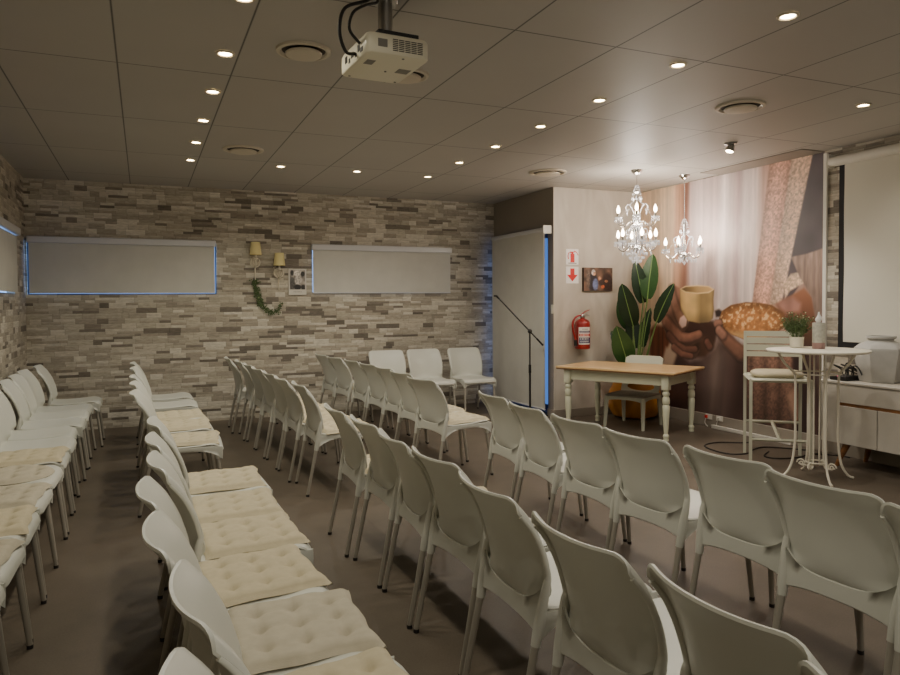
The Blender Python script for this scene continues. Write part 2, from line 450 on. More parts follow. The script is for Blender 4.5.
# ceiling strip over the mural, slightly lower and darker than the tiles
struct(MB().box((5.56, 4.69, CE-0.008), (XM-0.001, 5.98, CE-0.0005)).build('trim_1', M['ceil_strip'], smooth=False))

def window_y(name, W, y):                      # glazing in the back wall, daylight behind it
    xa, xb, za, zb = W; root = bpy.data.objects.new(name, None); COL.objects.link(root); struct(root)
    f = MB(); t = 0.012
    f.box((xa, y+0.05, za), (xb, y+0.09, za+t)); f.box((xa, y+0.05, zb-t), (xb, y+0.09, zb))
    f.box((xa, y+0.05, za+t), (xa+t, y+0.09, zb-t)); f.box((xb-t, y+0.05, za+t), (xb, y+0.09, zb-t))
    f.build('window_frame', M['frame'], root, smooth=False)
    MB().box((xa+t, y+0.062, za+t), (xb-t, y+0.07, zb-t)).build('window_pane', M['sky'], root, smooth=False)
window_y('window_1', W1, YW); window_y('window_2', W2, YW)
root = bpy.data.objects.new('window_3', None); COL.objects.link(root); struct(root)
MB().box((XL-0.09, WL[0], WL[2]), (XL-0.075, WL[1], WL[3])).build('window_pane', M['sky'], root, smooth=False)
root = bpy.data.objects.new('door_1', None); COL.objects.link(root); struct(root)
f = MB(); f.box((XD+0.09, DO[0], 0), (XD+0.13, DO[0]+0.05, DO[3])); f.box((XD+0.09, DO[1]-0.05, 0), (XD+0.13, DO[1], DO[3]))
f.box((XD+0.09, DO[0]+0.05, DO[3]-0.05), (XD+0.13, DO[1]-0.05, DO[3])); f.box((XD+0.09, DO[0]+0.05, 0), (XD+0.13, DO[1]-0.05, 0.12))
f.box((XD+0.09, 8.17, 0.12), (XD+0.13, 8.21, DO[3]-0.05))
f.build('door_frame', M['frame'], root, smooth=False)
MB().box((XD+0.105, DO[0]+0.05, 0.12), (XD+0.115, DO[1]-0.05, DO[3]-0.05)).build('door_pane', M['skydoor'], root, smooth=False)
struct(MB().box((XD+0.01, DO[0], 0.0), (XD+0.088, DO[1], 0.05)).build('trim_2', M['frame'], smooth=False))
# skirtings
struct(MB().box((XD+0.002, YG-0.018, 0), (XM-0.002, YG-0.001, 0.10), bev=0.004).build('baseboard_stage', M['skirt'], smooth=False))
struct(MB().box((XM-0.02, YR, 0), (XM-0.001, YG-0.02, 0.14), bev=0.005).build('baseboard_right', M['skirt'], smooth=False))
struct(MB().box((XD-0.015, YG+0.001, 0), (XD-0.001, DO[0]-0.002, 0.10)).build('baseboard_door', M['skirt'], smooth=False))
struct(MB().box((XM-0.022, 4.65, 0.141), (XM-0.001, 4.685, CE-0.024)).build('trim_3', M['white'], smooth=False))

# ---------------------------------------------------------------- roller blinds
def folds(u, seed):
    return 0.004*math.sin(u*9+seed)+0.003*math.sin(u*23+2*seed)
def blind_y(W, label, inset=0.022, yo=0.014, hi=0.03, seed=1.0):
    xa, xb, za, zb = W; r = thing('roller_blind', label, 'blind', (0.5*(xa+xb), YW-yo, za))
    w = (xb-xa)/2-inset; h = zb-za
    rows = [[Vector((-w+2*w*j/30, folds(j/6+i*0.25, seed)*0.5, inset+(h-inset-0.02)*i/10)) for j in range(31)] for i in range(11)]
    thick_grid(rows, 0.002).build('blind_fabric', M['blind'], r)
    MB().tube([(-w, 0, inset), (w, 0, inset)], 0.009, 8).build('bottom_bar', M['blindbox'], r)
    MB().box((-w-0.015, -0.035, h-0.045), (w+0.015, 0.012, h+hi), bev=0.008).build('cassette', M['blindbox'], r)
    return r
blind_y(W1, 'wide grey roller blind over the long window beside the left corner, edged with blue daylight', seed=1.3)
blind_y(W2, 'grey roller blind over the back wall window right of the small framed photograph', inset=0.003, yo=0.02, seed=2.9)
r = thing('roller_blind', 'grey roller blind cut off by the left edge of the picture, on the left wall', 'blind', (XL+0.03, 7.2, WL[2]))
rows = [[Vector((0, -0.98+2.0*j/20, 0.01+0.56*i/8)) for j in range(21)] for i in range(9)]
thick_grid(rows, 0.002).build('blind_fabric', M['blind'], r)
MB().box((-0.02, -1.0, 0.58), (0.035, 1.05, 0.655), bev=0.008).build('cassette', M['blindbox'], r)
r = thing('roller_blind', 'tall grey roller blind hanging over the narrow doorway behind the microphone stand', 'blind', (XD-0.09, 8.13, 0))
rows = [[Vector((folds(j/3, 0.4), -0.685+1.39*j/16, 0.10+2.18*i/12)) for j in range(17)] for i in range(13)]
thick_grid(rows, 0.002).build('blind_fabric', M['blind'], r)
MB().tube([(0, -0.685, 0.10), (0, 0.705, 0.10)], 0.011, 8).build('bottom_bar', M['blindbox'], r)
MB().tube([(0.015, -0.695, 2.30), (0.015, 0.725, 2.30)], 0.03, 12).build('roller_tube', M['blindbox'], r)
MB().box((-0.03, -0.715, 2.25), (0.085, -0.695, 2.35), bev=0.004).build('end_bracket', M['white'], r)
MB().tube([(-0.02, -0.70, 2.28), (-0.02, -0.70, 1.75), (-0.02, -0.70, 1.1)], 0.0025, 5).build('bead_chain', M['white'], r)
# light switch
s = thing('light_switch', 'narrow cream light switch on the taupe wall just right of the tall door blind', 'switch', (XD-0.001, 7.405, 1.33))
MB().box((-0.010, -0.022, -0.055), (0, 0.022, 0.055), bev=0.003).build('plate', M['potwhite'], s)
MB().box((-0.015, -0.009, -0.018), (-0.010, 0.009, 0.018), bev=0.002).build('rocker', M['white'], s)

# ---------------------------------------------------------------- plastic chairs (local +x is forward)
def chair_surface():
    prof = [(-0.150, 0.446), (-0.178, 0.460), (-0.193, 0.500), (-0.200, 0.545), (-0.209, 0.60), (-0.223, 0.655), (-0.244, 0.71), (-0.273, 0.765), (-0.316, 0.818)]
    return prof
def make_backrest():
    prof = smoothpath([(x, 0, z) for x, z in chair_surface()], 3)
    z0 = prof[0].z; z1 = prof[-1].z; NC = 25; rows = []
    for i, p in enumerate(prof):
        row = []; tz = (p.z-z0)/(z1-z0)
        for j in range(NC):
            s = math.sin((-1+2*j/(NC-1))*PI/2*0.94)/math.sin(PI/2*0.94)
            hw = 0.197 + 0.027*math.sin(min(tz*1.25, 1.0)*PI/2)
            rc = 0.050; d = max(0.0, abs(s)*hw-(hw-rc))
            zt = z1 - (rc-math.sqrt(max(0.0, rc*rc-d*d)))*0.85 - 0.005*(1-s*s)
            z = z0+(zt-z0)*tz
            x = p.x + (0.060-0.004*tz)*abs(s)**2.2*min(1, tz*6+0.05) - 0.004
            row.append(Vector((x, s*hw, z)))
        rows.append(row)
    mb = thick_grid(rows, 0.011)
    # side ribs running from the top corner down into the rear leg sockets
    J = lambda i, sg: rows[min(i, len(rows)-2)][0 if sg < 0 else NC-1]
    for sg in (-1, 1):
        path = []; rad = []
        for i in range(len(rows)-1, len(rows)//3+1, -2):
            q = J(i, sg); tz = (q.z-z0)/(z1-z0); path.append((q.x-0.005, q.y, q.z)); rad.append(0.0145-0.0085*tz)
        path += [(-0.158, sg*0.214, 0.53), (-0.171, sg*0.210, 0.46), (-0.181, sg*0.206, 0.40), (-0.193, sg*0.2035, 0.335)]
        rad += [0.0140, 0.0175, 0.0195, 0.0162]
        mb.tube(smoothpath(path, 2), [r_ for k in range(len(rad)-1) for r_ in (rad[k], (rad[k]+rad[k+1])/2)]+[rad[-1]], 10)
        # web between the forward wing of the back and the rear upright
        inner = []; outer = []
        NW = len(rows)//3+1
        for i in range(0, NW+1):
            q = J(i, sg); t = i/NW; inner.append(Vector((q.x, q.y, q.z))); outer.append(Vector((-0.178+(q.x+0.178)*t**1.3, q.y-sg*0.002, q.z)))
        m3 = thick_grid([inner, [(a_+b_)/2 for a_, b_ in zip(inner, outer)], outer], 0.009); mb.add(m3.v, m3.f)
    return mb
def make_seat():
    prof = smoothpath([(-0.155, 0, 0.446), (-0.11, 0, 0.441), (-0.02, 0, 0.438), (0.10, 0, 0.442), (0.20, 0, 0.450), (0.245, 0, 0.446), (0.270, 0, 0.430), (0.278, 0, 0.405)], 3)
    NC = 17; rows = []
    for i, p in enumerate(prof):
        row = []
        for j in range(NC):
            s = -1+2*j/(NC-1); hw = 0.212+0.008*min(1, (p.x+0.17)/0.3)
            z = p.z + 0.007*abs(s)**3 - (0.0 if p.x < 0.24 else 0.006*(1-s*s)*-1)
            x = p.x - 0.022*max(0, (abs(s)-0.75)/0.25)**2*max(0, (p.x)/0.27)
            row.append(Vector((x, s*hw, z)))
        rows.append(row)
    mb = thick_grid(rows, 0.012)
    # arched side aprons
    for sg in (-1, 1):
        n = 14; top = []; bot = []
        for i in range(n+1):
            t = i/n; x = -0.180+0.450*t; y = sg*(0.212+0.008*min(1, (x+0.17)/0.3))
            a = abs(2*t-1)
            top.append(Vector((x, y, 0.440))); bot.append(Vector((x, y*0.99, 0.418-0.062*a**3.0)))
        m2 = thick_grid([top, [(a_+b_)/2 + Vector((0, sg*0.003, 0)) for a_, b_ in zip(top, bot)], bot], 0.010)
        mb.add(m2.v, m2.f)
        # front sockets
        mb.tube([(0.235, sg*0.196, 0.430), (0.240, sg*0.197, 0.39), (0.246, sg*0.199, 0.352)], [0.026, 0.023, 0.0165], 10)
    # arched front apron and rear apron
    for x, dz, base in ((0.268, 0.030, 0.405), (-0.182, 0.022, 0.435)):
        n = 14; top = []; bot = []
        for i in range(n+1):
            s = -1+2*i/n
            xx = x - (0.02*s*s if x > 0 else 0.004*(1-s*s))
            top.append(Vector((xx+(0.012*abs(s)**3 if x < 0 else 0), s*0.204, base+(0.018+0.060*abs(s)**3.5 if x < 0 else 0.0)))); bot.append(Vector((xx-(0.004 if x < 0 else 0), s*0.200, base-0.008-dz*abs(s)**2.6-(0.03 if x < 0 else 0))))
        m2 = thick_grid([top, [(a_+b_)/2 for a_, b_ in zip(top, bot)], bot], 0.009); mb.add(m2.v, m2.f)
    return mb
def make_chair():
    r = thing('stacking_chair', 'white plastic chair', 'chair')
    make_seat().build('seat', M['plastic'], r, angle=60)
    make_backrest().build('backrest', M['plastic'], r, angle=60)
    for fx, sg in ((1, 1), (1, -1), (-1, 1), (-1, -1)):
        if fx > 0: a = (0.243, sg*0.198, 0.36); b = (0.283, sg*0.212, 0.012)
        else: a = (-0.189, sg*0.2035, 0.36); b = (-0.262, sg*0.209, 0.012)
        l = MB().tube([a, b], [0.0135, 0.0115], 12).build('leg', M['alu'], r)
        MB().tube([(b[0]-0.0004*fx, b[1], 0.016), (b[0], b[1], 0.0)], [0.0125, 0.0125], 10).build('foot_cap', M['rubber'], l)
    return r

def make_cushion(m, seed=0, roundpad=False):
    rng = random.Random(seed); N = 37; hw = 0.209; hd = 0.200; th = 0.036
    ph = [rng.uniform(0, 6) for _ in range(6)]
    def pt(i, j, top):
        s = -1+2*i/(N-1); t = -1+2*j/(N-1)
        if roundpad:
            a = s*math.sqrt(1-t*t/2); b = t*math.sqrt(1-s*s/2); x, y = a*hd*1.02, b*hw*1.02; edge = math.hypot(a, b)
            e = min(1, (1-edge)*4) if edge < 1 else 0
        else:
            cr = -0.025*(s*s*t*t)**2+0.015*(1-s*s*t*t)*(abs(s)**3+abs(t)**3)
            x = s*hd*(1-cr); y = t*hw*(1-cr)
            x += 0.004*math.sin(t*7+ph[0]); y += 0.004*math.sin(s*6+ph[1])
            e = min(1, (1-abs(s))*6.5)*min(1, (1-abs(t))*6.5)
        e = max(0, e); h = th*math.sqrt(max(0, 1-(1-e)**2.0))
        if not top: return Vector((x, y, 0.002 - 0.0*h + (0.008 if e < 0.05 else 0)))
        d = 0
        for a in (-0.112, 0.0, 0.112):
            for b in (-0.112, 0.0, 0.112):
                q = (x-a)**2+(y-b)**2; d += 0.020*math.exp(-q/0.00042)
            d += 0.0045*math.exp(-((x-a)/0.011)**2) + 0.0045*math.exp(-((y-a)/0.011)**2)
        h = h-d*e + e*0.003*math.sin(x*31+ph[2])*math.sin(y*27+ph[3])
        return Vector((x, y, max(h, 0.010)))
    mb = MB(); vs = [pt(i, j, True) for i in range(N) for j in range(N)] + [pt(i, j, False) for i in range(N) for j in range(N)]
    O = N*N; F = []
    for i in range(N-1):
        for j in range(N-1):
            a = i*N+j; F.append((a, a+N, a+N+1, a+1)); F.append((O+a, O+a+1, O+a+N+1, O+a+N))
    for k in range(N-1):
        for a, b in ((k, k+1), ((k+1)+(N-1)*N, k+(N-1)*N), ((k+1)*N, k*N), (k*N+N-1, (k+1)*N+N-1)):
            F.append((a, b, O+b, O+a))
    mb.add(vs, F); me_name = 'seat_cushion'
    o = mb.build(me_name, m, angle=80); return o

CH = make_chair(); index_tree(CH)
CUS = [make_cushion(M['cushion'], 3), make_cushion(M['cushion_b'], 8), make_cushion(M['cushion_b'], 5, True)]
used = {'ch': False, 'c': [False]*3}
def place_chair(x, y, deg, label, group, cushion=None, clabel=None, xback=True):
    """x is where the top of the backrest stands when xback"""
    a = math.radians(deg)
    if xback: x = x + 0.30*math.cos(a); y = y + 0.30*math.sin(a)
    if used['ch']: o = copy_tree(CH)
    else: o = CH; used['ch'] = True
    o.location = (x, y, 0); o.rotation_euler = (0, 0, a); o['label'] = label; o['group'] = group; o['category'] = 'chair'
    if cushion is not None:
        k, dx, dy, dr = cushion
        c = CUS[k]
        if used['c'][k]: c = c.copy(); COL.objects.link(c)
        used['c'][k] = True
        px, py = 0.040+dx, dy
        c.location = (x+px*math.cos(a)-py*math.sin(a), y+px*math.sin(a)+py*math.cos(a), 0.4475)
        c.rotation_euler = (0, math.radians(-0.8), a+math.radians(dr)); tag(c, clabel, 'cushion', 'cushions on the chair seats')
    return o
def ordinal(n): return ['nearest', 'second', 'third', 'fourth', 'fifth', 'sixth', 'seventh', 'eighth', 'ninth', 'tenth', 'eleventh', 'twelfth'][n]
rr = random.Random(4)
def jit(s): return rr.uniform(-s, s)

# row against the left wall, listed from the camera outwards
LA = [2.70, 3.16, 3.63, 4.13, 4.64, 5.14, 5.64, 6.11, 6.58, 7.04, 7.50, 8.03]
LAC = {0: None, 1: 1, 2: 0, 3: 1, 4: 2, 5: 0}
for i, y in enumerate(LA):
    n = ordinal(i); where = 'nearest chair of the row along the left wall' if i == 0 else ('farthest chair of the row along the left wall, in the corner' if i == len(LA)-1 else '%s chair from the camera in the row along the left wall' % n)
    k = LAC.get(i)
    cl = {1: 'flat oatmeal cushion', 2: 'cream cushion slipped forward', 3: 'oatmeal cushion', 4: 'round oatmeal cushion', 5: 'cream cushion'}.get(i)
    place_chair(-1.045+(0.06 if i == 11 else 0)-(0.03 if i == 7 else 0), y, jit(2), 'white plastic chair, ' + where, 'chairs along the left wall',
                None if k is None else (k, 0.02+jit(0.01), jit(0.012), jit(5)), None if k is None else '%s on the %s chair from the camera along the left wall' % (cl, n))
# row B: the row straight ahead of the camera
LB = [1.14, 1.60, 2.06, 2.53, 2.99, 3.46, 3.98]
for i, y in enumerate(LB):
    n = ordinal(i)
    cu = (1 if i in (2,) else 0, 0.02+jit(0.012)+(0.03 if i == 2 else 0), 0.02+jit(0.012), jit(4))
    place_chair([0.025, 0.065, 0.01, -0.01, 0.025, 0.02, 0.03][i], y, [0, 3, 1, 2, 3, 2, 2][i], 'white plastic chair, %s in the near block of the row left of the centre aisle' % n, 'near block left of the aisle',
                cu if i > 0 else None, 'tufted %s cushion on the %s chair of the near block left of the aisle' % ('oatmeal' if i == 2 else 'cream', n))
LB2 = [5.34, 5.96, 6.50, 7.35, 7.98]
for i, y in enumerate(LB2):
    n = ordinal(i)
    place_chair(-0.075-0.01*i, y, jit(3), 'white plastic chair, %s in the far block of the row left of the aisle' % n, 'far block left of the aisle',
                (0, 0.02, jit(0.015), jit(7)) if i < 3 else None, 'cream cushion on the %s chair of the far block left of the aisle' % n)
# row C
LC = [0.62, 1.11, 1.56, 2.10, 2.59, 3.06, 3.53, 4.02]
for i, y in enumerate(LC):
    n = ordinal(i); cus = i >= 5
    rot = {4: 3.5, 5: -3.0, 6: 1.0}.get(i, jit(1.5))
    place_chair(1.02+{4: 0.015, 7: -0.03, 1: 0.035, 0: -0.02}.get(i, 0), y+0.03-(0.025 if i == 1 else 0), rot, 'white plastic chair seen from behind, %s in the near block of the middle row' % n, 'near block of the middle row',
                (0, 0.02, jit(0.01), jit(4)) if cus else None, 'cream cushion on the %s chair of the near block of the middle row' % n)
LC2 = [(1.05, 5.37), (1.0, 5.84), (0.98, 6.32), (0.95, 6.80), (0.93, 7.27), (0.90, 7.75), (0.84, 8.23)]
for i, (x, y) in enumerate(LC2):
    n = ordinal(i)
    place_chair(x, y, jit(2), 'white plastic chair, %s in the far block of the middle row, backed to the aisle' % n, 'far block of the middle row',
                (0, 0.03, jit(0.02), jit(6)) if i < 5 else None, 'cream cushion on the %s chair of the far block of the middle row' % n)
# row D
LD = [1.22, 1.68, 2.14, 2.64, 3.11, 3.64, 4.17]
for i, y in enumerate(LD):
    n = ordinal(i)
    place_chair([2.045, 2.06, 2.095, 2.04, 2.03, 2.03, 2.08][i], y, 4+jit(1.5)+(-5 if i in (5,6) else 0), 'white plastic chair, %s in the near block of the row facing the tables' % n, 'near block of the row facing the tables')
LD2 = [(2.0, 5.27), (2.03, 5.84), (2.04, 6.33), (2.02, 6.81), (1.99, 7.29), (1.93, 7.77), (1.89, 8.25)]
for i, (x, y) in enumerate(LD2):
    n = ordinal(i); cu = i in (0, 1, 5)
    place_chair(x, y, (12 if i == 0 else 5)+jit(2), 'white plastic chair, %s in the far block of the row facing the tables' % n, 'far block of the row facing the tables',
                (0, 0.03, 0.0, -3) if cu else None, 'cream tufted cushion on the %s chair of the far block facing the tables' % n)
# three chairs against the back wall
for x, w, d in ((2.80, 'left', -1), (3.30, 'middle', 1), (3.87, 'right', -1)):
    place_chair(x, 8.52, -90+d, 'white plastic chair facing the room, %s one of the three against the back wall' % w, 'chairs against the back wall')

# ---------------------------------------------------------------- painted surfaces (vertex paint)
def vnoise(x, y, seed=0):
    xi = np.floor(x).astype(int); yi = np.floor(y).astype(int); fx = x-xi; fy = y-yi
    fx = fx*fx*(3-2*fx); fy = fy*fy*(3-2*fy)
    def h(a, b):
        n = (a*374761393 + b*668265263 + seed*974711) & 0x7fffffff
        n = ((n ^ (n >> 13))*1274126177) & 0x7fffffff
        return ((n ^ (n >> 16)) & 0xffff)/65535.0
    return (h(xi, yi)*(1-fx)+h(xi+1, yi)*fx)*(1-fy)+(h(xi, yi+1)*(1-fx)+h(xi+1, yi+1)*fx)*fy
def sdf(X, Y, poly):
    """signed distance, negative inside"""
    d = np.full(X.shape, 1e9); ins = np.zeros(X.shape, bool); n = len(poly)
    for i in range(n):
        x1, y1 = poly[i]; x2, y2 = poly[(i+1) % n]; ex, ey = x2-x1, y2-y1
        t = np.clip(((X-x1)*ex+(Y-y1)*ey)/(ex*ex+ey*ey+1e-12), 0, 1)
        d = np.minimum(d, (X-x1-t*ex)**2+(Y-y1-t*ey)**2)
        c = ((y1 > Y) != (y2 > Y)) & (X < (x2-x1)*(Y-y1)/(y2-y1+1e-12)+x1); ins ^= c
    d = np.sqrt(d); return np.where(ins, -d, d)
def srgb_lin(c):
    c = np.clip(c/255.0, 0, 1); return np.where(c <= 0.04045, c/12.92, ((c+0.055)/1.055)**2.4)
def painted_grid(name, m, P0, U, V, nu, nv, fn, parent=None):
    """flat grid from P0 spanned by U, V with colours fn(S,T) (srgb 0-255)"""
    s, t = np.meshgrid(np.linspace(0, 1, nu), np.linspace(0, 1, nv))
    P = np.array(P0)[None, None] + s[..., None]*np.array(U) + t[..., None]*np.array(V)
    me = bpy.data.meshes.new(name)
    idx = np.arange(nu*nv).reshape(nv, nu)
    q = np.stack([idx[:-1, :-1], idx[:-1, 1:], idx[1:, 1:], idx[1:, :-1]], -1).reshape(-1, 4)
    me.from_pydata(P.reshape(-1, 3).tolist(), [], q.tolist())
    c = np.ones((nu*nv, 4), np.float32); c[:, :3] = srgb_lin(fn(s, t)).reshape(-1, 3)
    a = me.color_attributes.new('paint', 'FLOAT_COLOR', 'POINT'); a.data.foreach_set('color', c.ravel())
    me.materials.append(m); me.update()
    o = bpy.data.objects.new(name, me); COL.objects.link(o)
    if parent is not None: o.parent = parent
    return o

MP = {
'fold':[(6.572,2.762),(6.489,2.784),(6.483,1.548),(6.6,1.432),(6.553,2.138)],
'terry1':[(5.301,2.9),(5.003,2.9),(5.314,1.385),(5.534,1.385)],
'terry2':[(5.037,2.9),(4.79,2.9),(5.04,1.867),(5.142,1.365),(5.302,1.385)],
'slate':[(4.79,2.9),(4.6,2.9),(4.6,1.779),(4.878,1.665),(5.059,1.425),(5.154,1.405),(5.04,1.877)],
'shawl':[(5.052,1.848),(4.88,1.866),(4.6,1.929),(4.6,-0.083),(4.741,0.093),(4.775,1.281),(4.81,1.443),(4.877,1.549),(4.957,1.658),(5.004,1.757)],
'cuff':[(5.132,1.594),(5.05,1.681),(4.935,1.696),(4.9,1.588),(5.06,1.514),(5.119,1.435)],
'arm':[(5.119,1.435),(4.9,1.54),(4.81,1.452),(4.764,1.234),(4.783,0.947),(4.997,0.935),(5.153,1.245),(5.227,1.385)],
'knuck':[(5.227,1.375),(5.143,1.435),(5.025,1.454),(4.932,1.395),(4.943,1.308),(5.106,1.296)],
'bread':[(5.995,1.218),(5.952,1.308),(5.822,1.374),(5.614,1.406),(5.429,1.396),(5.277,1.375),(5.129,1.296),(5.104,1.177),(5.237,1.072),(5.426,1.012),(5.625,1.003),(5.791,1.049),(5.921,1.11)],
'cup':[(6.618,1.563),(6.604,1.32),(6.565,1.235),(6.48,1.188),(6.30,1.165),(6.15,1.180),(6.085,1.225),(6.070,1.32),(6.078,1.429),(6.065,1.552)],
'rim':[(6.618,1.563),(6.533,1.596),(6.337,1.603),(6.149,1.588),(6.065,1.547),(6.148,1.509),(6.336,1.5),(6.533,1.52)],
'cupbase':[(6.465,1.197),(6.085,1.194),(6.024,1.073),(6.068,0.903),(6.206,0.781),(6.413,0.755),(6.58,0.874),(6.547,1.054)],
'hand':[(6.721,1.612),(6.618,1.574),(6.6,1.372),(6.482,1.22),(6.481,1.115),(6.548,1.065),(6.447,1.022),(6.286,1.075),(6.223,1.043),(6.254,0.973),(6.447,0.894),(6.58,0.874),(6.463,0.822),(6.285,0.857),(6.348,0.76),(6.479,0.727),(6.614,0.777),(6.807,0.934),(6.934,1.163),(6.934,1.286),(6.826,1.433)],
'palmdk':[(6.548,1.065),(6.286,1.075),(6.223,1.02),(6.069,0.982),(6.039,1.095),(6.162,1.181),(6.415,1.175),(6.481,1.115)],
'nail':[(6.616,1.218),(6.548,1.254),(6.498,1.197),(6.514,1.126),(6.581,1.1),(6.633,1.158)],
'f1':[(6.07,1.195),(5.995,1.218),(5.951,1.164),(5.98,1.119),(6.055,1.128)],
'f2':[(6.039,1.106),(5.965,1.142),(5.863,1.09),(5.665,0.926),(5.664,0.809),(5.833,0.884),(5.994,0.996)],
'thumbd':[(6.056,1.307),(5.996,1.329),(5.937,1.297),(5.981,1.241),(6.04,1.24)],
'sleeve':[(7.063,1.122),(6.897,1.114),(6.789,0.923),(6.896,0.672),(7.156,0.487),(7.158,1.056)],
'patch':[(6.86,0.858),(6.666,0.809),(6.735,0.648),(6.931,0.508),(6.932,0.669)],
'dark':[(6.666,0.809),(6.446,0.73),(6.284,0.764),(6.068,0.903),(6.009,1.007),(5.664,0.809),(5.584,0.952),(5.115,1.027),(4.783,0.995),(4.6,-0.098),(7.4,-0.178),(6.967,0.257),(6.752,0.634)],
'streak':[(6.221,0.723),(6.038,0.927),(5.862,0.882),(5.856,0.092),(6.281,0.073)],
'terrylow':[(5.584,0.952),(5.115,1.027),(4.939,0.938),(4.953,-0.043),(5.603,-0.061)],
'legp':[(5.086,0.481),(4.982,0.592),(4.933,0.255),(4.99,0.197)]}
MY0, MY1, MZ0, MZ1 = 7.379, 4.687, 0.142, CE-0.0095
def mural_paint(s, t):
    Y = MY0+(MY1-MY0)*s; Z = MZ0+(MZ1-MZ0)*t
    streak = vnoise(Y*38, Z*1.2, 1); streak2 = vnoise(Y*11, Z*0.7, 2); fine = vnoise(Y*90, Z*14, 3)
    terry = vnoise(Y*55, Z*55, 4)*0.6+vnoise(Y*110, Z*110, 5)*0.4; wob = vnoise(Y*6, Z*6, 9)
    C3 = lambda c: np.array(c, float)[None, None]
    out = np.zeros(Y.shape+(3,))
    # cloth background: cream to lilac to pinkish, by position along the wall
    stops = [(7.36, (216, 186, 156)), (6.9, (226, 200, 172)), (6.75, (226, 198, 170)), (6.70, (206, 164, 138)), (6.60, (196, 150, 124)), (6.53, (150, 112, 96)), (6.47, (196, 176, 172)), (6.3, (200, 182, 178)),
             (6.05, (184, 164, 160)), (5.95, (218, 204, 200)), (5.82, (196, 178, 174)), (5.74, (176, 152, 150)), (5.66, (214, 198, 194)), (5.5, (208, 190, 184)), (5.42, (186, 152, 138)), (5.3, (190, 150, 130)), (4.6, (150, 120, 110))]
    ys = [a for a, _ in stops][::-1]
    for k in range(3): out[..., k] = np.interp(Y + 0.04*(wob-0.5)*(2.8-Z) + 0.03*(Z-2), ys, [c[k] for _, c in stops][::-1])
    out *= (0.88+0.12*streak+0.10*streak2+0.05*fine)[..., None]
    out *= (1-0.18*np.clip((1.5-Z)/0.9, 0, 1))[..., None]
    def lay(key, c, soft=0.02, shade=None, amt=1.0, tex=None):
        d = sdf(Y, Z, MP[key] if isinstance(key, str) else key); a = np.clip(0.5-d/soft, 0, 1)*amt
        col = np.broadcast_to(C3(c), out.shape).copy()
        if shade is not None: col *= shade[..., None]
        if tex is not None: col *= tex[..., None]
        out[...] = out*(1-a[..., None])+col*a[..., None]; return d
    tt = 0.70+0.60*terry
    lay('fold', (140, 96, 80), 0.10, amt=0.8)
    u = (Y-(5.15+0.135*(Z-1.4)))
    lay('terry1', (206, 158, 138), 0.02, shade=0.86+0.18*np.cos((Y-5.16+0.19*(2.8-Z)*0)*14+Z*2.2), tex=tt)
    lay('terry2', (224, 190, 166), 0.02, shade=1.0-0.22*np.clip((Y-5.12-(Z-1.4)*-0.12)*6, 0, 1), tex=tt)
    lay('slate', (84, 74, 78), 0.02, shade=0.85+0.3*wob)
    lay('arm', (138, 90, 66), 0.03, shade=np.clip(0.55+1.1*(Z-1.0), 0.5, 1.15))
    lay('cuff', (218, 186, 158), 0.02, tex=tt)
    lay('knuck', (170, 122, 108), 0.05, shade=0.82+0.3*vnoise(Y*14, Z*14, 12))
    lay('shawl', (168, 140, 126), 0.015, shade=np.clip(0.45+0.5*(Z-0.6)/1.2, 0.35, 1.0)*(0.85+0.3*streak), tex=0.9+0.2*fine)
    lay('dark', (66, 47, 43), 0.10, shade=0.9+0.25*wob)
    lay('streak', (132, 114, 106), 0.30, amt=0.75, tex=0.8+0.4*vnoise(Y*16+Z*2, Z*1.0, 21))
    lay('terrylow', (138, 102, 86), 0.02, shade=np.clip(0.55+0.5*Z, 0.5, 1.0)*(0.75+0.35*np.abs(np.sin(Y*17))), tex=tt)
    lay([(5.03,0.95),(4.86,0.95),(4.80,0.10),(4.98,0.10)], (52, 34, 32), 0.05)
    lay('legp', (176, 136, 112), 0.06, amt=0.8)
    lay('sleeve', (106, 60, 40), 0.05, shade=0.8+0.4*streak)
    lay('patch', (176, 150, 128), 0.05)
    lay('cupbase', (64, 42, 32), 0.04, shade=0.8+0.5*vnoise(Y*12, Z*12, 31))
    # the hand round the cup
    def capsule(pts, r, c, hi=1.24, lo=0.55, r2=None):
        """a shaded finger along the points, radius running from r to r2"""
        r2 = r if r2 is None else r2; best = np.full(Y.shape, 9.0); sh = np.zeros(Y.shape); nseg = len(pts)-1
        for k in range(nseg):
            (x1, y1), (x2, y2) = pts[k], pts[k+1]; ex, ey = x2-x1, y2-y1
            tq = np.clip(((Y-x1)*ex+(Z-y1)*ey)/(ex*ex+ey*ey), 0, 1); px = Y-x1-tq*ex; py = Z-y1-tq*ey
            rad = r+(r2-r)*(k+tq)/nseg; dd = np.sqrt(px*px+py*py)/rad; m_ = dd < best
            best = np.where(m_, dd, best); sh = np.where(m_, np.clip(0.5+0.5*(py/rad*0.75+px/rad*0.45), 0, 1), sh)
        a = np.clip((1.0-best)*r/0.012+0.5, 0, 1)
        occ = np.clip((1.45-best)/0.45, 0, 1)*0.28*(1-a)                      # soft contact shade round the finger
        out[...] = out*(1-occ[..., None])
        col = C3(c)*((lo+(hi-lo)*sh**0.8)*(0.72+0.28*np.clip((1-best)*2.2, 0, 1))*(0.93+0.14*vnoise(Y*22, Z*22, 44)))[..., None]
        out[...] = out*(1-a[..., None])+col*a[..., None]
    lay('hand', (150, 108, 90), 0.02, shade=np.clip(0.50+0.62*(Z-0.75)/0.8, 0.5, 1.1)*(0.90+0.2*vnoise(Y*9, Z*9, 41)))
    lay('palmdk', (58, 36, 30), 0.08, amt=0.97)
    uu = np.clip((Y-6.06)/0.56, 0, 1)
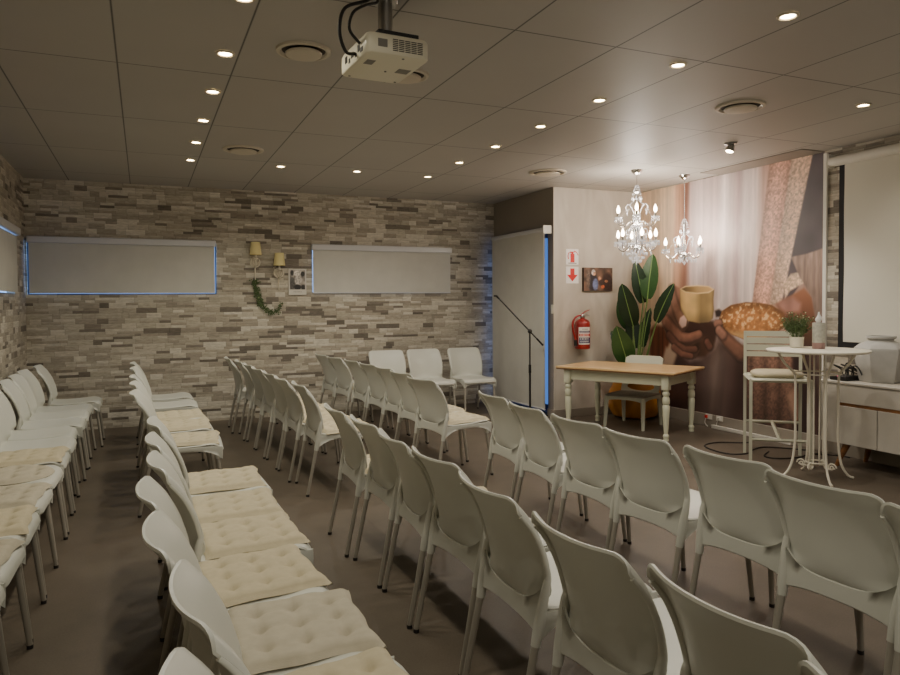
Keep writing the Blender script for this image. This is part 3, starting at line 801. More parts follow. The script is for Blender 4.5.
    lay('cup', (206, 172, 116), 0.010, shade=np.interp(uu, [0, 0.10, 0.22, 0.38, 0.55, 0.8, 0.95, 1.0], [0.50, 0.80, 0.70, 0.66, 0.98, 1.08, 1.0, 0.8])*(0.93+0.14*vnoise(Y*8, Z*14, 51))*np.clip(0.80+(Z-1.17)*1.6, 0.8, 1.04))
    lay('rim', (232, 202, 150), 0.008)
    lay([(6.595,1.562),(6.52,1.584),(6.337,1.590),(6.165,1.578),(6.09,1.548),(6.165,1.522),(6.336,1.514),(6.52,1.532)], (190, 154, 104), 0.010, shade=np.interp(uu, [0, 0.5, 1], [1.18, 0.92, 0.45]))
    SK = (168, 122, 102)
    capsule([(6.86, 1.17), (6.72, 1.06), (6.60, 0.985), (6.45, 0.985), (6.30, 1.03)], 0.075, (150, 104, 86), r2=0.055)      # first finger
    capsule([(6.80, 1.00), (6.66, 0.89), (6.52, 0.845), (6.36, 0.86)], 0.055, (118, 80, 66), r2=0.04)
    capsule([(6.72, 0.86), (6.58, 0.79), (6.42, 0.775)], 0.045, (132, 90, 74), r2=0.035)
    capsule([(6.17, 0.95), (6.13, 0.90)], 0.045, (110, 72, 60))
    capsule([(6.76, 1.56), (6.72, 1.42), (6.65, 1.28), (6.57, 1.165)], 0.062, SK, r2=0.070)        # thumb
    lay('nail', (206, 172, 160), 0.016, shade=0.85+0.3*np.clip((Z-1.1)/0.15, 0, 1))
    # bread and the fingers holding it
    lay('f2', (120, 82, 68), 0.03); capsule([(5.99, 1.09), (5.86, 0.97), (5.68, 0.86)], 0.058, (132, 92, 76), r2=0.09)
    lay('thumbd', (46, 34, 34), 0.03)
    d = sdf(Y, Z, MP['bread']); inner = np.clip(-d/0.12, 0, 1)
    crumb = vnoise(Y*26, Z*34, 61); crumb2 = vnoise(Y*60, Z*70, 62)
    lay('bread', (176, 118, 70), 0.012, shade=(0.66+0.42*inner)*(0.74+0.36*crumb+0.16*crumb2))
    spots = np.clip((crumb*0.6+crumb2*0.4-0.60)*9, 0, 1)*np.clip(-d/0.03, 0, 1)*np.clip((Z-1.10)/0.06, 0, 1)*0.75
    out[...] = out*(1-spots[..., None])+C3((240, 208, 160))*spots[..., None]
    low = np.clip((1.12-0.10*np.clip((5.55-Y), -1, 1)*0-Z)/0.06, 0, 1)*np.clip(-d/0.012, 0, 1)*0.7
    out[...] = out*(1-low[..., None])+C3((222, 182, 126))*low[..., None]
    capsule([(6.03, 1.165), (5.985, 1.17)], 0.045, (150, 106, 90)); capsule([(5.99, 1.09), (5.93, 1.04)], 0.055, (158, 114, 98))
    return out
M['mural'] = attr_material('mural_print', 0.5)
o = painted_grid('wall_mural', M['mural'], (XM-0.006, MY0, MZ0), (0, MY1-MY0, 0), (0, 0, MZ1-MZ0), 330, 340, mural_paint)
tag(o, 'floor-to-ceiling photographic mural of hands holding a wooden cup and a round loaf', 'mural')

# ---------------------------------------------------------------- things on the pale wall
s = thing('fire_sign', 'white sign with red extinguisher pictogram, upper of the two fire signs', 'sign', (4.845, YG-0.001, 1.965))
MB().box((-0.09, -0.004, -0.09), (0.09, 0, 0.10), bev=0.001).build('sign_board', M['signwhite'], s)
g = MB()
g.box((-0.022, -0.0055, -0.055), (0.024, -0.004, 0.038)); g.box((-0.012, -0.0055, 0.038), (0.012, -0.004, 0.056)); g.box((-0.03, -0.0055, 0.052), (0.034, -0.004, 0.060))
g.tube([(-0.012, -0.005, 0.05), (-0.045, -0.005, 0.045), (-0.052, -0.005, 0.01), (-0.045, -0.005, -0.02)], 0.004, 6)
g.tube(arc((0.0, -0.005, 0.0), 0.07, 0.3, 1.3, 8), 0.0035, 6)
pg_ = g.build('pictogram', M['redprint'], s); pg_.scale = (1.25, 1, 1.15)
MB().box((-0.06, -0.0055, -0.078), (0.06, -0.004, -0.068)).build('caption_line', M['greyplastic'], s)
s = thing('fire_sign', 'white sign with a red downward arrow, lower of the two fire signs', 'sign', (4.845, YG-0.001, 1.75))
MB().box((-0.09, -0.004, -0.105), (0.09, 0, 0.10), bev=0.001).build('sign_board', M['signwhite'], s)
g = MB(); g.poly([(0.024, -0.004, 0.065), (0.024, -0.004, 0.0), (0.062, -0.004, 0.0), (0.0, -0.004, -0.068), (-0.062, -0.004, 0.0), (-0.024, -0.004, 0.0), (-0.024, -0.004, 0.065)], 0.0015, (0, -1, 0))
ar = g.build('arrow', M['redprint'], s, smooth=False); ar.scale = (1.25, 1, 1.2)

def canvas_paint(s, t):
    C3 = lambda c: np.array(c, float)[None, None]
    n = vnoise(s*7, t*6, 5); n2 = vnoise(s*26, t*20, 6)
    out = C3((112, 84, 66))*(0.55+0.7*n)[..., None]
    def blob(cx, cy, rx, ry, c, soft=0.35):
        d = np.sqrt(((s-cx)/rx)**2+((t-cy)/ry)**2); a = np.clip((1.15-d)/soft, 0, 1)[..., None]; out[...] = out*(1-a)+C3(c)*(0.8+0.4*n2[..., None])*a
    blob(0.82, 0.35, 0.2, 0.45, (52, 34, 28)); blob(0.30, 0.38, 0.18, 0.42, (40, 34, 40)); blob(0.33, 0.80, 0.07, 0.13, (206, 196, 190)); blob(0.36, 0.74, 0.05, 0.08, (196, 150, 120))
    blob(0.40, 0.28, 0.10, 0.26, (112, 124, 166)); blob(0.55, 0.55, 0.05, 0.09, (190, 140, 108)); blob(0.62, 0.36, 0.11, 0.13, (60, 42, 36)); blob(0.66, 0.18, 0.06, 0.08, (196, 96, 52)); blob(0.78, 0.42, 0.06, 0.06, (170, 116, 84))
    blob(0.15, 0.5, 0.08, 0.5, (110, 92, 80), 0.6)
    return out
M['canvasprint'] = attr_material('canvas_print', 0.5); M['bwprint'] = attr_material('black_white_print', 0.4)
p = thing('canvas_picture', 'dark brown canvas picture of figures on the pale wall above the extinguisher', 'picture', (5.205, YG-0.001, 1.695), 0)
MB().box((-0.215, -0.035, -0.145), (0.215, 0, 0.145), bev=0.002).build('canvas_block', M['canvas'], p)
painted_grid('picture_face', M['canvasprint'], (-0.213, -0.036, -0.143), (0.426, 0, 0), (0, 0, 0.286), 80, 56, canvas_paint, p)

e = thing('fire_extinguisher', 'red fire extinguisher with blue and white label hanging on the pale wall', 'extinguisher', (4.925, YG-0.105, 0.84)); e.scale = (1.22, 1.22, 1.0)
MB().lathe([(0.060, 0.0), (0.073, 0.006), (0.076, 0.02), (0.076, 0.30), (0.070, 0.335), (0.048, 0.362), (0.022, 0.372), (0.020, 0.39)], 28).build('cylinder_body', M['red'], e)
lb = MB(); R0 = 0.0768
def cyl_patch(mb, a0, a1, z0, z1, r, n=14):
    vs = []; F = []
    for i in range(n+1):
        a = a0+(a1-a0)*i/n; vs += [(r*math.cos(a), r*math.sin(a), z0), (r*math.cos(a), r*math.sin(a), z1)]
    for i in range(n): F.append((2*i, 2*i+2, 2*i+3, 2*i+1))
    mb.add(vs, F)
A0, A1 = -2.69, -1.04
cyl_patch(lb, A0, A1, 0.06, 0.27, R0); lbo = lb.build('label', M['labelwhite'], e)
g = MB(); cyl_patch(g, A0+0.12, A1-0.02, 0.203, 0.225, R0+0.0005); cyl_patch(g, A0+0.08, A1-0.02, 0.075, 0.145, R0+0.0005); g.build('navy_blocks', M['blueprint'], lbo)
g = MB(); cyl_patch(g, A0+0.08, A1-0.02, 0.160, 0.190, R0+0.0005); g.build('red_band', M['redprint'], lbo)
g = MB()
for z0, z1, k in ((0.165, 0.185, 7), (0.208, 0.219, 11), (0.118, 0.138, 6), (0.085, 0.108, 8)):
    for i in range(k):
        a = A0+0.25+(A1-A0-0.45)*i/k; cyl_patch(g, a, a+(A1-A0-0.45)/k*0.45, z0, z1, R0+0.001, 2)
g.build('lettering', M['labelwhite'], lbo)
g = MB()
for i in range(9):
    a = A0+0.5+0.09*i; cyl_patch(g, a, a+0.05, 0.240, 0.252, R0+0.0008, 2)
g.build('top_lettering', M['greyplastic'], lbo)
MB().lathe([(0.024, 0.386), (0.026, 0.395), (0.026, 0.415), (0.016, 0.430)], 16).build('valve', M['steel'], e)
MB().tube([(-0.02, -0.01, 0.425), (0.02, -0.01, 0.455), (0.075, -0.01, 0.478)], [0.009, 0.009, 0.007], 8, squash=0.6).build('lever', M['red'], e)
MB().tube([(-0.01, -0.01, 0.415), (0.03, -0.01, 0.425), (0.075, -0.01, 0.405)], [0.008, 0.008, 0.006], 8, squash=0.6).build('grip', M['steel'], e)
MB().tube(smoothpath([(-0.02, -0.005, 0.41), (-0.06, -0.01, 0.405), (-0.105, -0.012, 0.37), (-0.125, -0.012, 0.30), (-0.118, -0.012, 0.22), (-0.10, -0.012, 0.15), (-0.092, -0.012, 0.10)], 5), 0.010, 8).build('hose', M['redhose'], e)
MB().tube([(-0.092, -0.012, 0.115), (-0.088, -0.012, 0.045)], [0.015, 0.018], 10).build('nozzle', M['black'], e)
MB().box((-0.02, 0.074, 0.25), (0.02, 0.0855, 0.34)).build('wall_bracket', M['steel'], e)

# ---------------------------------------------------------------- sconces, garland and photograph on the back wall
def sconce(x, z, label):
    s = thing('wall_sconce', label, 'sconce', (x, YW-0.002, z))
    MB().lathe([(0.048, 0.0), (0.05, 0.01), (0.043, 0.01)], 16, xf=Matrix.Rotation(PI/2, 4, 'X')).build('back_plate', M['sconce'], s)
    g = MB()
    g.tube(smoothpath([(0, -0.01, -0.03), (0, -0.05, -0.06), (0, -0.085, -0.03), (0, -0.085, 0.04)], 5), 0.006, 8)
    g.tube(arc((0, -0.03, 0.0), 0.058, 0, 2*PI, 20), 0.007, 7); g.tube(arc((0.0, -0.03, 0.0), 0.03, 0, 2*PI, 14), 0.005, 6)
    g.tube([(0, -0.025, -0.05), (0.002, -0.025, -0.21)], [0.010, 0.005], 8)
    g.tube(smoothpath([(-0.045, -0.03, 0.035), (-0.06, -0.03, 0.07), (-0.03, -0.03, 0.075)], 4), 0.005, 6)
    g.build('scroll_arm', M['sconce'], s)
    MB().lathe([(0.022, 0.035), (0.026, 0.042), (0.012, 0.05), (0.012, 0.09)], 14, c=(0, -0.085, 0)).build('candle_cup', M['sconce'], s)
    m2 = MB(); n = 20
    m2.lathe([(0.072, 0.09), (0.055, 0.245), (0.052, 0.245), (0.069, 0.09)], 22, c=(0, -0.085, 0), cap=False); m2.build('lamp_shade', M['shade'], s)
    return s
sconce(1.27, 1.925, 'cream shaded wall sconce, left and higher of the pair, above the green garland')
sconce(1.555, 1.80, 'cream shaded wall sconce, right and lower of the pair, next to the framed photo')
rg = random.Random(2); g = MB()
pth = smoothpath([(1.265, YW-0.006, 1.70), (1.30, YW-0.006, 1.53), (1.36, YW-0.006, 1.40), (1.435, YW-0.006, 1.32), (1.53, YW-0.006, 1.325), (1.575, YW-0.006, 1.42)], 6)
gv = thing('garland', 'green leafy garland draped below the pair of wall sconces', 'garland', (1.42, YW-0.006, 1.42))
off = Vector((-1.42, -(YW-0.006), -1.42))
MB().tube([p+off for p in pth], 0.004, 6).build('vine', M['stem'], gv)
for i, p in enumerate(pth):
    for k in range(20 if i < 14 else 5):
        c = p+off+Vector((rg.gauss(0, 0.020 if i < 14 else 0.012), rg.uniform(-0.03, -0.004), rg.gauss(0, 0.016))); a = rg.uniform(0, 2*PI); l = rg.uniform(0.018, 0.034); w = l*0.3
        d = Vector((math.cos(a), rg.uniform(-0.4, 0.1), math.sin(a)-0.6)).normalized(); q = d.cross(Vector((rg.uniform(-.3,.3), 1, rg.uniform(-.3,.3)))).normalized()
        g.add([c, c+d*l*0.5+q*w, c+d*l, c+d*l*0.5-q*w], [(0, 1, 2, 3)])
g.build('leaves', M['herb'], gv, smooth=False)

def bw_paint(s, t):
    C3 = lambda c: np.array(c, float)[None, None]
    n = vnoise(s*5, t*6, 15); n2 = vnoise(s*14, t*16, 16); out = C3((150, 142, 134))*(0.5+0.9*n)[..., None]
    def blob(cx, cy, rx, ry, v):
        d = np.sqrt(((s-cx)/rx)**2+((t-cy)/ry)**2); a = np.clip((1.1-d)/0.3, 0, 1)[..., None]; out[...] = out*(1-a)+C3((v, v*0.96, v*0.92))*(0.8+0.4*n2[..., None])*a
    blob(0.15, 0.3, 0.2, 0.35, 90); blob(0.55, 0.5, 0.25, 0.3, 190); blob(0.5, 0.85, 0.35, 0.18, 215); blob(0.15, 0.85, 0.12, 0.15, 60); blob(0.85, 0.8, 0.14, 0.13, 50); blob(0.5, 0.12, 0.25, 0.14, 45); blob(0.88, 0.1, 0.14, 0.15, 50)
    return out
p = thing('framed_photograph', 'small black and white photograph in a white mount beside the sconces', 'picture', (1.79, YW-0.001, 1.69))
MB().box((-0.112, -0.018, -0.165), (0.112, 0, 0.165), bev=0.003).build('mount', M['paper'], p)
painted_grid('photo_print', M['bwprint'], (-0.095, -0.0185, -0.095), (0.19, 0, 0), (0, 0, 0.245), 40, 50, bw_paint, p)
g = MB()
for i in range(6): g.box((-0.05+i*0.018, -0.0190, -0.128), (-0.05+i*0.018+0.012, -0.018, -0.122))
g.build('caption_line', M['greyplastic'], p, smooth=False)

# ---------------------------------------------------------------- ceiling fittings
def spot(x, y, z, energy, size=2.75, blend=0.8, color=(1.0, 0.945, 0.79), aim=None):
    l = bpy.data.lights.new('spot', 'SPOT'); l.energy = energy; l.spot_size = size; l.spot_blend = blend; l.color = color if x < 2.5 else (1.0, 0.93, 0.83); l.shadow_soft_size = 0.035
    o = bpy.data.objects.new('downlight_beam', l); COL.objects.link(o); o.location = (x, y, z)
    if aim: o.rotation_euler = (Vector(aim)-Vector((x, y, z))).to_track_quat('-Z', 'Y').to_euler()
    return o
DL = MB().lathe([(0.052, 0.0), (0.052, -0.006), (0.040, -0.009), (0.034, -0.004), (0.034, 0.0)], 24, cap=False)
dl0 = None
def downlight(x, y, label, energy=14.0):
    global dl0
    if dl0 is None:
        dl0 = thing('downlight', label, 'light'); DL.build('trim_ring', M['diffwhite'], dl0)
        MB().lathe([(0.0005, -0.003), (0.036, -0.003)], 20, cap=False).build('lamp_face', M['lamp'], dl0)
        index_tree(dl0); o = dl0
    else: o = copy_tree(dl0)
    o.location = (x, y, CE-0.0005); o['label'] = label; o['group'] = 'round recessed ceiling downlights'
    spot(x, y, CE-0.02, energy)
names6 = ['farthest', 'second farthest', 'third farthest', 'fourth farthest', 'fifth farthest', 'sixth farthest', 'seventh farthest']
for i, y in enumerate((7.26, 6.45, 5.66, 4.87, 4.11, 3.33)):
    downlight(0.44, y, 'recessed downlight, %s of the left line running toward the back wall' % names6[i])
downlight(1.30, 7.27, 'recessed downlight near the back wall, first to the right of the left line')
downlight(2.09, 7.25, 'recessed downlight near the back wall, midway between the two lines')
for i, y in enumerate((7.27, 6.42, 5.64, 4.86, 4.08, 3.30, 2.53)):
    downlight(2.90, y, 'recessed downlight, %s of the diagonal line across the middle of the ceiling' % names6[i])
downlight(4.72, 3.47, 'recessed downlight above the projection screen, nearest the brick wall', 20)
# lamps of the same kind over the part of the room behind the camera
for x in (0.44, 2.9):
    for y in (2.5, 1.7, 0.6, -0.9, -2.2):
        if x > 1 and y == 2.5: continue
        spot(x, y, CE-0.02, 9.0)
s = thing('ceiling_spotlight', 'small tilted chrome spotlight near the mural, in front of the chandeliers', 'light', (4.77, 4.76, CE-0.001))
MB().lathe([(0.055, 0.0), (0.055, -0.01), (0.03, -0.018)], 20).build('base_plate', M['steel'], s)
tl = Matrix.Translation((0, 0, -0.045)) @ Matrix.Rotation(0.35, 4, 'Y')
MB().lathe([(0.030, 0.03), (0.036, -0.03), (0.033, -0.032)], 18, xf=tl, cap=False).build('lamp_head', M['steel'], s)
MB().lathe([(0.0005, -0.028), (0.032, -0.028)], 18, xf=tl, cap=False).build('lamp_face', M['lamp'], s)
spot(4.77, 4.76, CE-0.10, 30, 1.9, 0.7, aim=(5.2, 5.0, 0))

def diffuser(x, y, r, label):
    d = thing('ceiling_vent', label, 'vent', (x, y, CE-0.0005), group='round ceiling air vents')
    MB().lathe([(r, 0), (r*0.98, -0.012), (r*0.86, -0.016), (r*0.80, -0.006), (r*0.78, 0)], 36, cap=False).build('outer_ring', M['diffwhite'], d)
    MB().lathe([(0.001, -0.002), (r*0.80, -0.002)], 36, cap=False).build('gap', M['diffdark'], d)
    MB().lathe([(r*0.30, -0.004), (r*0.60, -0.012), (r*0.66, -0.018), (r*0.64, -0.028), (r*0.4, -0.033), (0.001, -0.034)], 36, cap=False).build('centre_disc', M['diffwhite'], d)
diffuser(0.83, 3.9, 0.15, 'round white ceiling air vent just left of the projector')
diffuser(1.49, 4.08, 0.14, 'round white ceiling air vent partly hidden behind the projector')
diffuser(0.85, 6.6, 0.18, 'round ceiling air vent between the left line of downlights and back wall')
diffuser(4.0, 6.56, 0.20, 'round ceiling air vent near the corner of the pale wall')
diffuser(3.93, 3.83, 0.17, 'large round ceiling air vent on the right above the cafe table')

# projector: seen from below, hanging on a stub pole
pr = thing('projector', 'white ceiling-mounted projector with side vents and black cables', 'projector', (1.03, 3.12, 2.50), math.radians(4))
pr.rotation_euler = (math.radians(0), 0, math.radians(3))
PW, PD = 0.146, 0.19
mb = MB()
outl = []
for cx, cy, a0 in ((PW-0.03, PD-0.03, 0), (-PW+0.03, PD-0.03, 90), (-PW+0.03, -PD+0.03, 180), (PW-0.03, -PD+0.03, 270)):
    for k in range(6): a = math.radians(a0+90*k/5); outl.append((cx+0.03*math.cos(a), cy+0.03*math.sin(a)))
def loft(mb, outl, levels):
    n = len(outl); vs = []; F = []
    for sc, z in levels:
        for x, y in outl: vs.append((x*sc, y*sc, z))
    for i in range(len(levels)-1):
        for j in range(n): F.append((i*n+j, i*n+(j+1)%n, (i+1)*n+(j+1)%n, (i+1)*n+j))
    F.append(tuple(reversed(range(n)))); F.append(tuple((len(levels)-1)*n+j for j in range(n))); mb.add(vs, F)
loft(mb, outl, [(0.97, 0.0), (1.0, 0.006), (1.0, 0.075), (0.96, 0.088)])
mb.build('housing', M['whiteplastic'], pr, angle=50)
g = MB()
for ix in range(5):
    for iz in range(7): g.box((-0.030+ix*0.029, -PD-0.0015, 0.018+iz*0.0078), (-0.030+ix*0.029+0.025, -PD+0.001, 0.018+iz*0.0078+0.0038))
g.build('vent_grille', M['diffdark'], pr, smooth=False)
MB().box((-0.098, -PD-0.0015, 0.028), (-0.055, -PD+0.001, 0.062)).build('side_panel', M['greyplastic'], pr)
g = MB()
for k, (y, w, h) in enumerate(((-0.13, 0.03, 0.02), (-0.09, 0.025, 0.03), (-0.05, 0.02, 0.014), (-0.01, 0.035, 0.02), (0.04, 0.02, 0.02), (0.08, 0.03, 0.03))):
    g.box((-PW-0.002, y, 0.02+0.012*(k % 2)), (-PW+0.001, y+w, 0.02+0.012*(k % 2)+h))
g.build('socket_panel', M['black'], pr, smooth=False)
g = MB(); g.box((0.065, -0.03, -0.001), (0.125, 0.03, 0.001)); g.build('underside_hatch', M['greyplastic'], pr, smooth=False)
g = MB(); g.box((-0.11, -0.09, -0.001), (-0.07, -0.03, 0.001)); g.build('rating_plate', M['greyplastic'], pr, smooth=False)
g = MB()
for x, y in ((0.03, -0.16), (0.02, 0.03), (0.12, 0.16), (-0.11, 0.16)): g.lathe([(0.006, -0.003), (0.006, 0.001)], 8, c=(x, y, 0))
g.build('screws', M['greyplastic'], pr)
MB().tube([(0.085, PD-0.004, 0.045), (0.085, PD+0.02, 0.045)], [0.035, 0.038], 20).build('lens', M['black'], pr)
g = MB(); g.box((-0.08, -0.15, 0.088), (0.11, 0.10, 0.118)); g.tube([(-0.09, -0.1, 0.096), (-0.05, -0.05, 0.1)], 0.008, 6); g.tube([(0.12, -0.1, 0.092), (0.05, -0.04, 0.1)], 0.008, 6); g.tube([(0.13, 0.1, 0.092), (0.05, 0.04, 0.1)], 0.008, 6)
g.build('mount_plate', M['black'], pr)
MB().tube([(0.01, 0.0, 0.118), (0.01, 0.0, 0.30)], 0.034, 16).build('mount_pole', M['steel'], pr)
MB().lathe([(0.055, 0.295), (0.06, 0.303), (0.05, 0.3105)], 20, c=(0.01, 0, 0)).build('ceiling_flange', M['steel'], pr)
MB().tube(smoothpath([(-0.06, -0.02, 0.31), (-0.10, -0.05, 0.27), (-0.215, -0.10, 0.20), (-0.24, -0.10, 0.10), (-0.20, -0.06, 0.03), (-PW-0.003, -0.035, 0.035)], 6), 0.0075, 8).build('cable', M['blackcable'], pr)
MB().tube(smoothpath([(-0.045, -0.03, 0.31), (-0.06, -0.08, 0.26), (-0.14, -0.14, 0.21), (-0.20, -0.16, 0.16), (-0.205, -0.13, 0.10), (-PW-0.003, -0.10, 0.06)], 6), 0.0065, 8).build('cable', M['blackcable'], pr)

# ---------------------------------------------------------------- chandeliers
def crystal(mb, c, r, l):
    n = 6; vs = [(c[0], c[1], c[2])]; 
    for j in range(n): a = 2*PI*j/n; vs.append((c[0]+r*math.cos(a), c[1]+r*math.sin(a), c[2]-l*0.35))
    vs.append((c[0], c[1], c[2]-l)); F = []
    for j in range(n): F.append((0, 1+j, 1+(j+1) % n)); F.append((n+1, 1+(j+1) % n, 1+j))
    mb.add(vs, F)
def swag(mb, p0, p1, sag, n=9, r=0.0045):
    for i in range(n+1):
        t = i/n; c = Vector(p0).lerp(Vector(p1), t); c.z -= sag*4*t*(1-t); mb.ball(c, r, 6, 4)
def chandelier(root, tiers, stem, zbot):
    """tiers: list of (z of bulb, radius, angles); local z=0 at the ceiling"""
    MB().lathe([(0.062, 0), (0.058, -0.015), (0.030, -0.045), (0.010, -0.055)], 24).build('ceiling_cup', M['chrome'], root)
    prof = [(0.005, -0.05)]; 
    for z, r_ in stem: prof.append((r_, z))
    MB().lathe(prof, 16).build('stem', M['chrome'], root)
    cr_all = MB(); topz = tiers[0][0]+0.17
    for (zb, R, angs) in tiers:
        zc = zb-0.16                        # arm hub height
        MB().lathe([(0.004, zc-0.05), (0.018, zc-0.035), (0.012, zc-0.02), (0.055, zc), (0.060, zc+0.012), (0.03, zc+0.03), (0.012, zc+0.05)], 20).build('hub_bowl', M['chrome'], root)
        for a in angs:
            ca, sa = math.cos(a), math.sin(a)
            def P(r_, z): return (r_*ca, r_*sa, z)
            arm = MB().tube(smoothpath([P(0.03, zc+0.01), P(0.07, zc+0.035), P(0.11, zc-0.005), P(R*0.78, zc-0.018), P(R, zc+0.02), P(R, zb-0.085)], 5), 0.0055, 8).build('arm', M['chrome'], root)
            MB().lathe([(0.010, -0.10), (0.040, -0.083), (0.042, -0.078), (0.012, -0.085)], 18, c=P(R, zb)).build('drip_pan', M['crystal'], arm)
            MB().lathe([(0.011, -0.085), (0.011, -0.035)], 12, c=P(R, zb)).build('candle_sleeve', M['greyplastic'], arm)
            MB().lathe([(0.006, -0.036), (0.016, -0.018), (0.0185, 0.0), (0.013, 0.022), (0.005, 0.040), (0.0015, 0.052)], 14, c=P(R, zb)).build('candle_bulb', M['bulb'], arm)
            for k in range(6):
                b = a+2*PI*k/6; x = R*ca+0.038*math.cos(b); y = R*sa+0.038*math.sin(b); cr_all.ball((x, y, zb-0.092), 0.005, 6, 4); crystal(cr_all, (x, y, zb-0.098), 0.008, 0.034)
            crystal(cr_all, P(R*0.75, zc-0.022), 0.011, 0.055)
            MB().tube(smoothpath([P(0.015, zc+0.06), P(0.045, zc+0.16), P(0.085, zc+0.215), P(0.115, zc+0.185), P(0.10, zc+0.15), P(0.085, zc+0.165)], 5), 0.004, 7).build('scroll', M['crystal'], arm)
            crystal(cr_all, P(0.10, zc+0.145), 0.010, 0.05)
            swag(cr_all, P(0.11, zc+0.18), P(R, zb-0.09), 0.035, 8)
            swag(cr_all, P(0.012, zc+0.28), P(0.08, zc+0.21), 0.01, 6)
        for k in range(len(angs)):
            a, b = angs[k], angs[(k+1) % len(angs)]
            swag(cr_all, (R*math.cos(a), R*math.sin(a), zb-0.10), (R*math.cos(b), R*math.sin(b), zb-0.10), 0.06, 9)
        for k in range(10):
            a = 2*PI*k/10; crystal(cr_all, (0.058*math.cos(a), 0.058*math.sin(a), zc-0.002), 0.009, 0.045)
        topz = zc-0.02
    zc = tiers[-1][0]-0.16
    for ring, (rr_, dz) in enumerate(((0.10, -0.03), (0.075, -0.075), (0.045, -0.11))):
        for k in range(12):
            a = 2*PI*k/12+ring*0.2; x, y = rr_*math.cos(a), rr_*math.sin(a)
            if zc+dz-0.04 > zbot: crystal(cr_all, (x, y, zc+dz), 0.010, 0.04)
    crystal(cr_all, (0, 0, zc-0.05), 0.018, max(0.05, zc-0.05-zbot))
    for k in range(8):
        a = 2*PI*k/8; zt = tiers[0][0]+0.15
        swag(cr_all, (0.012*math.cos(a), 0.012*math.sin(a), zt+0.10), (0.05*math.cos(a), 0.05*math.sin(a), zt-0.02), -0.02, 6); crystal(cr_all, (0.05*math.cos(a), 0.05*math.sin(a), zt-0.025), 0.008, 0.035)
    o = cr_all.build('crystal_drops', M['crystal'], root, smooth=False); o['kind'] = 'stuff'
    for (zb, R, angs) in tiers:
        l = bpy.data.lights.new('chandelier_glow', 'POINT'); l.energy = 2.0*len(angs); l.color = (1.0, 0.91, 0.80); l.shadow_soft_size = 0.12
        ob = bpy.data.objects.new('chandelier_glow', l); COL.objects.link(ob); ob.location = root.location + Vector((0, 0, zb+0.10))
c1 = thing('chandelier', 'large two-tier crystal chandelier with candle bulbs, left of the two', 'chandelier', (4.82, 6.11, CE-0.0005))
base = math.radians(-128.3)
chandelier(c1, [(2.395-CE, 0.19, [base+k*PI/2 for k in range(4)]), (2.135-CE, 0.20, [base+math.radians(15)+2*PI*k/6 for k in range(6)])],
           [(-0.22, 0.005), (-0.235, 0.03), (-0.25, 0.008), (-0.30, 0.02), (-0.34, 0.008), (-0.42, 0.016), (-0.50, 0.008), (-0.62, 0.022), (-0.72, 0.010), (-0.84, 0.015)], 1.80-CE)
c2 = thing('chandelier', 'smaller single-tier crystal chandelier on a long chain in front of the mural', 'chandelier', (5.51, 6.16, CE-0.0005))
chandelier(c2, [(2.075-CE, 0.20, [math.radians(138.2)+2*PI*k/5 for k in range(5)])],
           [(-0.5, 0.005), (-0.52, 0.018), (-0.60, 0.024), (-0.70, 0.010), (-0.80, 0.02), (-0.88, 0.008)], 1.83-CE)
g = MB()
for k in range(22): g.ball((0, 0, -0.06-0.02*k), 0.006, 6, 4)
g.build('chain', M['crystal'], c2)

# ---------------------------------------------------------------- microphone stand
ms = thing('microphone_stand', 'black boom microphone stand in front of the tall door blind', 'stand', (4.28, 7.44, 0))
MB().tube([(0, 0, 0.06), (0, 0, 0.60)], 0.013, 10).build('lower_pole', M['black'], ms)
MB().tube([(0, 0, 0.58), (0, 0, 1.06)], 0.0095, 10).build('upper_pole', M['black'], ms)
MB().tube([(0, 0, 0.56), (0, 0, 0.66)], 0.017, 12).build('clutch', M['black'], ms)
MB().lathe([(0.012, 0.04), (0.024, 0.05), (0.024, 0.11), (0.012, 0.13)], 14).build('leg_hub', M['black'], ms)
for a in (0.2, 0.2+2*PI/3, 0.2+4*PI/3):
    l = MB().tube([(0.015*math.cos(a), 0.015*math.sin(a), 0.085), (0.30*math.cos(a), 0.30*math.sin(a), 0.010)], 0.008, 8).build('leg', M['black'], ms)
    MB().tube([(0.28*math.cos(a), 0.28*math.sin(a), 0.015), (0.31*math.cos(a), 0.31*math.sin(a), 0.010)], 0.010, 8).build('rubber_foot', M['rubber'], l)
bd = Vector((-0.40, 0.08, 0.42)).normalized()
j = Vector((0, 0, 1.065))
MB().tube([j-bd*0.22, j+bd*0.56], 0.0085, 8).build('boom_arm', M['black'], ms)
MB().tube([j-bd*0.24, j-bd*0.13], 0.012, 10).build('counterweight', M['black'], ms)
MB().ball(j, 0.028, 12, 8).build('boom_joint', M['black'], ms)
MB().tube([j+bd*0.55, j+bd*0.60, j+bd*0.60+Vector((-0.03, 0, 0.0))], [0.011, 0.014, 0.010], 10).build('microphone_clip', M['black'], ms)

# ---------------------------------------------------------------- long table, side chair
tb = thing('farmhouse_table', 'pale sage painted table with turned legs and a pine top', 'table', (4.901, 6.34, 0), math.radians(27))
TL, TW, TH = 0.68, 0.43, 0.705      # half length (y), half width (x)
MB().box((-TW, -TL, TH-0.022), (TW, TL, TH), bev=0.005).build('tabletop', M['pine'], tb, smooth=False)
MB().box((-TW+0.006, -TL+0.006, TH-0.032), (TW-0.006, TL-0.006, TH-0.0225)).build('tabletop_edge', M['pineedge'], tb, smooth=False)
LX, LY = TW-0.085, TL-0.115
g = MB(); t = 0.011
for sx in (-1, 1): g.box((sx*LX-t, -LY+0.037, TH-0.145), (sx*LX+t, LY-0.037, TH-0.0325))
for sy in (-1, 1): g.box((-LX+0.037, sy*LY-t, TH-0.145), (LX-0.037, sy*LY+t, TH-0.0325))
g.build('apron', M['sage'], tb, smooth=False)
